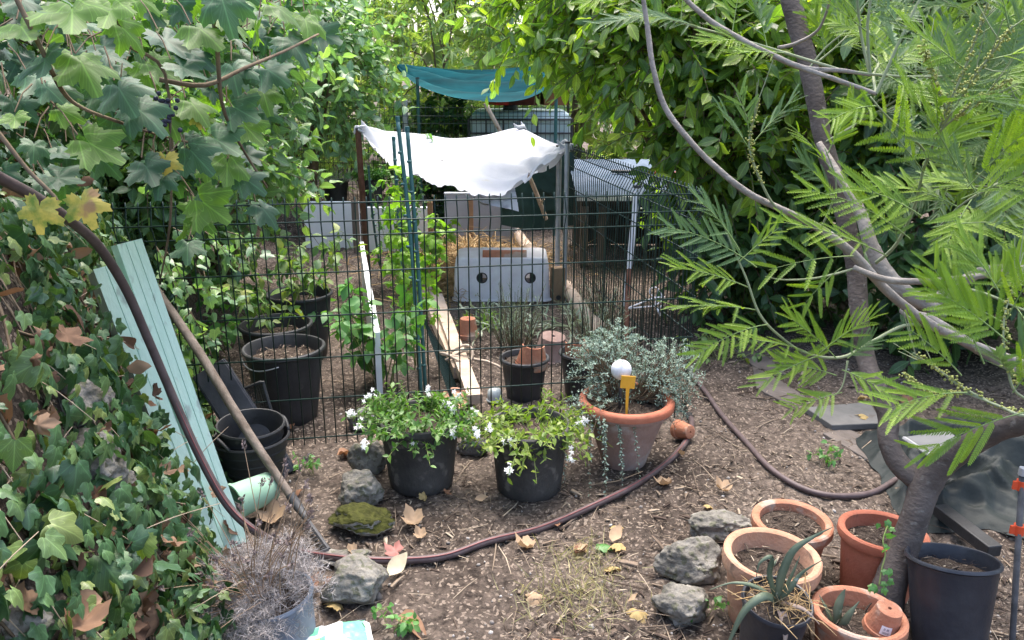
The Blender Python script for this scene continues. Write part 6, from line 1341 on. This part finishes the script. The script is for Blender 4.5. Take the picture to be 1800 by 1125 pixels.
# ================================================================== LITTER ON THE GROUND
def litter():
    n = 42000; y = 1.45 / (1 - rng.random(n) * .80); x = rng.uniform(-1.7, 2.4, n) * (.55 + .18 * y)
    dens = np.array([noise.noise(Vector((a * 1.7, b * 1.7, 9))) for a, b in zip(x, y)]); k = (dens > -.22 + .5 * rng.random(n) - .25 * (x > .6)) & (np.interp(y, *XE) < x - .02) & (x < 2.4); x, y = x[k], y[k]
    d = nrm(np.stack([rng.normal(size=len(x)), rng.normal(size=len(x)), rng.normal(0, .16, len(x))], 1)); nn = np.tile([0, 0, 1.], (len(x), 1)) + rng.normal(0, .35, (len(x), 3)); sz = np.exp(rng.normal(-4.12, .55, len(x))); 
    o = inst('wood_chip_litter', L_CHIP + [strip(.03, .05), strip(.025, -.04)], frames(d, nn, np.clip(sz, .007, .065)), np.stack([x, y, hgt(x, y) + rng.uniform(.001, .008, len(x))], 1), F_CHIP); tag(o, 'scattered wood chips and straw bits over the garden path', 'wood chips', kind='stuff')
    n = 420; y = 1.45 / (1 - rng.random(n) * .65); x = rng.uniform(-1.2, 2.2, n) * (.5 + .18 * y); k = np.interp(y, *XE) < x - .05; x, y = x[k], y[k]; d = nrm(np.stack([rng.normal(size=len(x)), rng.normal(size=len(x)), rng.normal(0, .08, len(x))], 1))
    o = inst('twig_litter', [strip(.012, .03), strip(.016, -.05), strip(.01, .12)], frames(d, np.tile([0, 0, 1.], (len(x), 1)), rng.uniform(.07, .22, len(x))), np.stack([x, y, hgt(x, y) + .008], 1), F_CHIP); tag(o, 'thin broken twigs strewn on the soil', 'twigs', kind='stuff')
    n = 1500; y = 1.45 / (1 - rng.random(n) * .7); x = rng.uniform(-1.0, 2.0, n) * (.5 + .18 * y); k = np.interp(y, *XE) < x - .05; x, y = x[k], y[k]; t = (1 + 5 ** .5) / 2
    V = nrm(np.array([(-1, t, 0), (1, t, 0), (-1, -t, 0), (1, -t, 0), (0, -1, t), (0, 1, t), (0, -1, -t), (0, 1, -t), (t, 0, -1), (t, 0, 1), (-t, 0, -1), (-t, 0, 1)])) * .5
    Fc = [(0, 11, 5), (0, 5, 1), (0, 1, 7), (0, 7, 10), (0, 10, 11), (1, 5, 9), (5, 11, 4), (11, 10, 2), (10, 7, 6), (7, 1, 8), (3, 9, 4), (3, 4, 2), (3, 2, 6), (3, 6, 8), (3, 8, 9), (4, 9, 5), (2, 4, 11), (6, 2, 10), (8, 6, 7), (9, 8, 1)]
    sc = np.exp(rng.normal(-4.9, .45, len(x))); o = inst('gravel', [(V, Fc)], frames(runit(len(x)), runit(len(x)), np.stack([sc, sc * rng.uniform(.6, 1, len(x)), sc * .7], 1)), np.stack([x, y, hgt(x, y) + .001], 1), F_PEB, smooth=False); tag(o, 'small pale pebbles pressed into the soil', 'gravel', kind='stuff')
litter()
def fallen(label, x, y, size, tmpl, mat, rz, group=None, z=None, tip=(0, 0, 1), name='fallen_leaf'):
    dv = np.array([[math.cos(rz), math.sin(rz), random.uniform(-.05, .15)]]); nv = np.array([tip], float) + rng.normal(0, .18, (1, 3)); V = frames(dv, nv, np.array([size]))
    o = inst(name, [tmpl], V, np.zeros((1, 3)), mat); o.location = (x, y, (H(x, y) if z is None else z) + .012 + size * .07); return tag(o, label, 'leaf', group)
def fl(label, px, py, size, tmpl, mat, rz, **kw): g = G(px, py, .01); return fallen(label, g.x, g.y, size, tmpl, mat, rz, **kw)
fl('fan shaped brown leaf below the pot of flowering jasmine', 735, 928, .085, L_DRY[0], F_DRYTAN, 2.2)
fl('cream coloured leaf touching the pitted boulder', 683, 1018, .085, L_DRYB[1], F_CREAM, 1.1, tip=(.2, -.5, .8))
fl('large folded orange brown leaf near the green and white bag', 698, 1090, .11, L_DRYB[0], F_DRYBR, -.6)
fl('yellow lobed leaf lying on the pale straw near the rocks', 1102, 1084, .07, L_DRY[1], F_DRYYEL, .3)
fl('crumpled reddish leaf just above the hose near the flat rock', 706, 978, .07, L_DRY[2], leafmat('reddish_dry_leaf', [(.30, .12, .10), (.36, .16, .14)], .7, .15), 2.6)
fl('big curled brown leaf beside the square grey rock', 592, 802, .12, L_DRYB[0], F_DRYBR, .5)
fl('pinkish tan leaf standing on edge in the middle of the path', 1076, 955, .07, L_DRYB[1], F_DRYTAN, 1.2)
fl('green leaf fallen on the bare path', 1047, 958, .065, L_IVY[1], F_MINTL, -.2)
fl('flat tan leaf under a twig in the middle foreground', 922, 1052, .08, L_DRY[1], F_DRYTAN, .1)
fl('curled tan leaf just below the brown hose', 940, 965, .075, L_DRY[0], F_DRYTAN, 2.8)
fl('brown leaf wedged by the lavender pot', 520, 1045, .09, L_DRY[2], F_DRYBR, .8)
fl('tan leaf under the hose beside the rake teeth', 480, 925, .10, L_DRY[0], F_DRYTAN, 1.8)
GLf = 'dry leaves fallen on the bare ground'
protos = [fallen('small dry leaf lying among others on the bare ground', .2, 2.3, .05, t, mm, 0, GLf) for t, mm in ((L_DRY[0], F_DRYTAN), (L_DRY[2], F_DRYBR), (L_DRYB[0], F_DRYBR), (L_DRYB[1], F_DRYTAN), (L_DRY[1], F_DRYYEL))]
for k in range(64):
    o = random.choice(protos).copy(); COL.objects.link(o); y = 1.5 / (1 - random.random() * .6); x = random.uniform(-1.15, 1.9) * (.45 + .16 * y)
    if x < np.interp(y, *XE) + .05: x += .5
    o.location = (x, y, H(x, y) + .016); o.rotation_euler = (random.gauss(0, .35), random.gauss(0, .35), random.uniform(0, 6.28)); sc = random.uniform(.7, 1.5); o.scale = (sc, sc, sc)
for lb, px, py, sz, tm, mm in (('big dry brown leaf hanging in the ivy under the yellow leaves', 68, 445, .10, L_DRYB[0], F_DRYBR), ('curled brown leaf caught in the ivy at mid bank', 18, 690, .075, L_DRYB[0], F_DRYBR), ('crumpled rust leaf resting on the ivy beside the boards', 178, 630, .06, L_DRY[2], F_DRYBR),
                               ('orange brown leaf low on the ivy near the lavender', 212, 925, .075, L_DRY[0], F_DRYBR), ('rust leaf stuck above the top of the boards', 222, 408, .07, L_DRYB[1], F_DRYBR), ('small curled leaf in the ivy above the grey stone', 155, 555, .045, L_DRYB[1], F_DRYTAN),
                               ('dry brown leaf among the ivy stems by the stone', 172, 850, .05, L_DRY[2], F_DRYBR), ('withered brown leaf at the top of the ivy under the vine', 100, 330, .085, L_DRY[2], F_DRYBR)):
    c = bank_hit(px, py); d_ = (Vector((0, 0, CAMZ)) - c).normalized() * .09; c += d_
    dv = np.array([[random.uniform(-.6, .6), -.3, -.8]]); o = inst('fallen_leaf', [tm], frames(dv, np.array([[.2, -.85, .5]]), np.array([sz])), np.zeros((1, 3)), mm); o.location = c; tag(o, lb, 'leaf')
# tufts and weeds
def tuft(name, label, px, py, n, h, mat, r, kind=None, tmpl=None, spread=.5):
    g = G(px, py); b = np.array([g.x, g.y, 0]) + np.stack([rng.normal(0, r, n), rng.normal(0, r, n), np.zeros(n)], 1); b[:, 2] = hgt(b[:, 0], b[:, 1]); d = nrm(np.stack([rng.normal(0, spread, n), rng.normal(0, spread, n), np.ones(n)], 1))
    o = inst(name, tmpl or [(np.array([(-.02, 0, 0), (.02, 0, 0), (.016, .5, .06), (0, 1, .3), (-.016, .5, .06)], float), [(0, 1, 2, 4), (4, 2, 3)])], frames(d, runit(n) + np.array([0, -.8, 0]), h * rng.uniform(.5, 1.1, n)), b, mat); return tag(o, label, 'grass' if kind else 'weed', kind=kind)
tuft('dry_grass', 'sparse straw coloured grass in the middle of the foreground', 1010, 1060, 260, .085, F_DRYGRASS, .09, 'stuff', spread=.9)
tuft('dry_grass', 'thin pale grass beyond the sparse tuft on the path', 1030, 985, 110, .08, F_DRYGRASS, .06, 'stuff', spread=.9)
for lb, px, py in (('small bright weed seedling beside the rake head', 552, 835), ('ivy seedling on the path by the mimosa', 1450, 815), ('weedy sprig beside the lowest stone and the aloe pot', 1235, 1080), ('little green weed near the bag', 690, 1112)):
    g = G(px, py); canes(lb, (g.x, g.y, H(g.x, g.y)), 4, .045, .026, F_MINTL, .035, name='weed', leafn=4, thick=.001)
g = G(1265, 640); canes('green weeds growing at the path edge under the mimosa fronds', (g.x, g.y, 0), 9, .12, .04, F_RASP, .16, name='weed', leafn=6, thick=.0014)

# a piece of a part goes one level deeper: cap on its shaft, rim on its hole, stripe on its tube
DEEPER = {'drain_hole': 'body', 'hole_rim': 'shell', 'red_stripe': 'tube', 'end_fitting': 'tube', 'rim_bead': 'curved_wall', 'lid': 'tank_body', 'netting': 'frame', 'pierced_holes': 'dish',
          'cap': 'shaft', 'bolt_hole': 'post', 'mulch': 'soil', 'loop_handle': 'body', 'rib': 'body', 'lip': 'dome', 'fascia': 'roof', 'edge_trim': 'board', 'cut_end': 'bark', 'edge_strip': 'sheet'}
kids = {}
for o in COL.objects:
    if o.parent is not None: kids.setdefault(o.parent.name, []).append(o)
for par, ch in kids.items():
    if len(ch) < 3: continue
    names = {}
    for o in ch: names.setdefault(o.name.split('.')[0], o)
    for o in ch:
        want = names.get(DEEPER.get(o.name.split('.')[0], ''))
        if want is not None and want is not o: o.parent = want
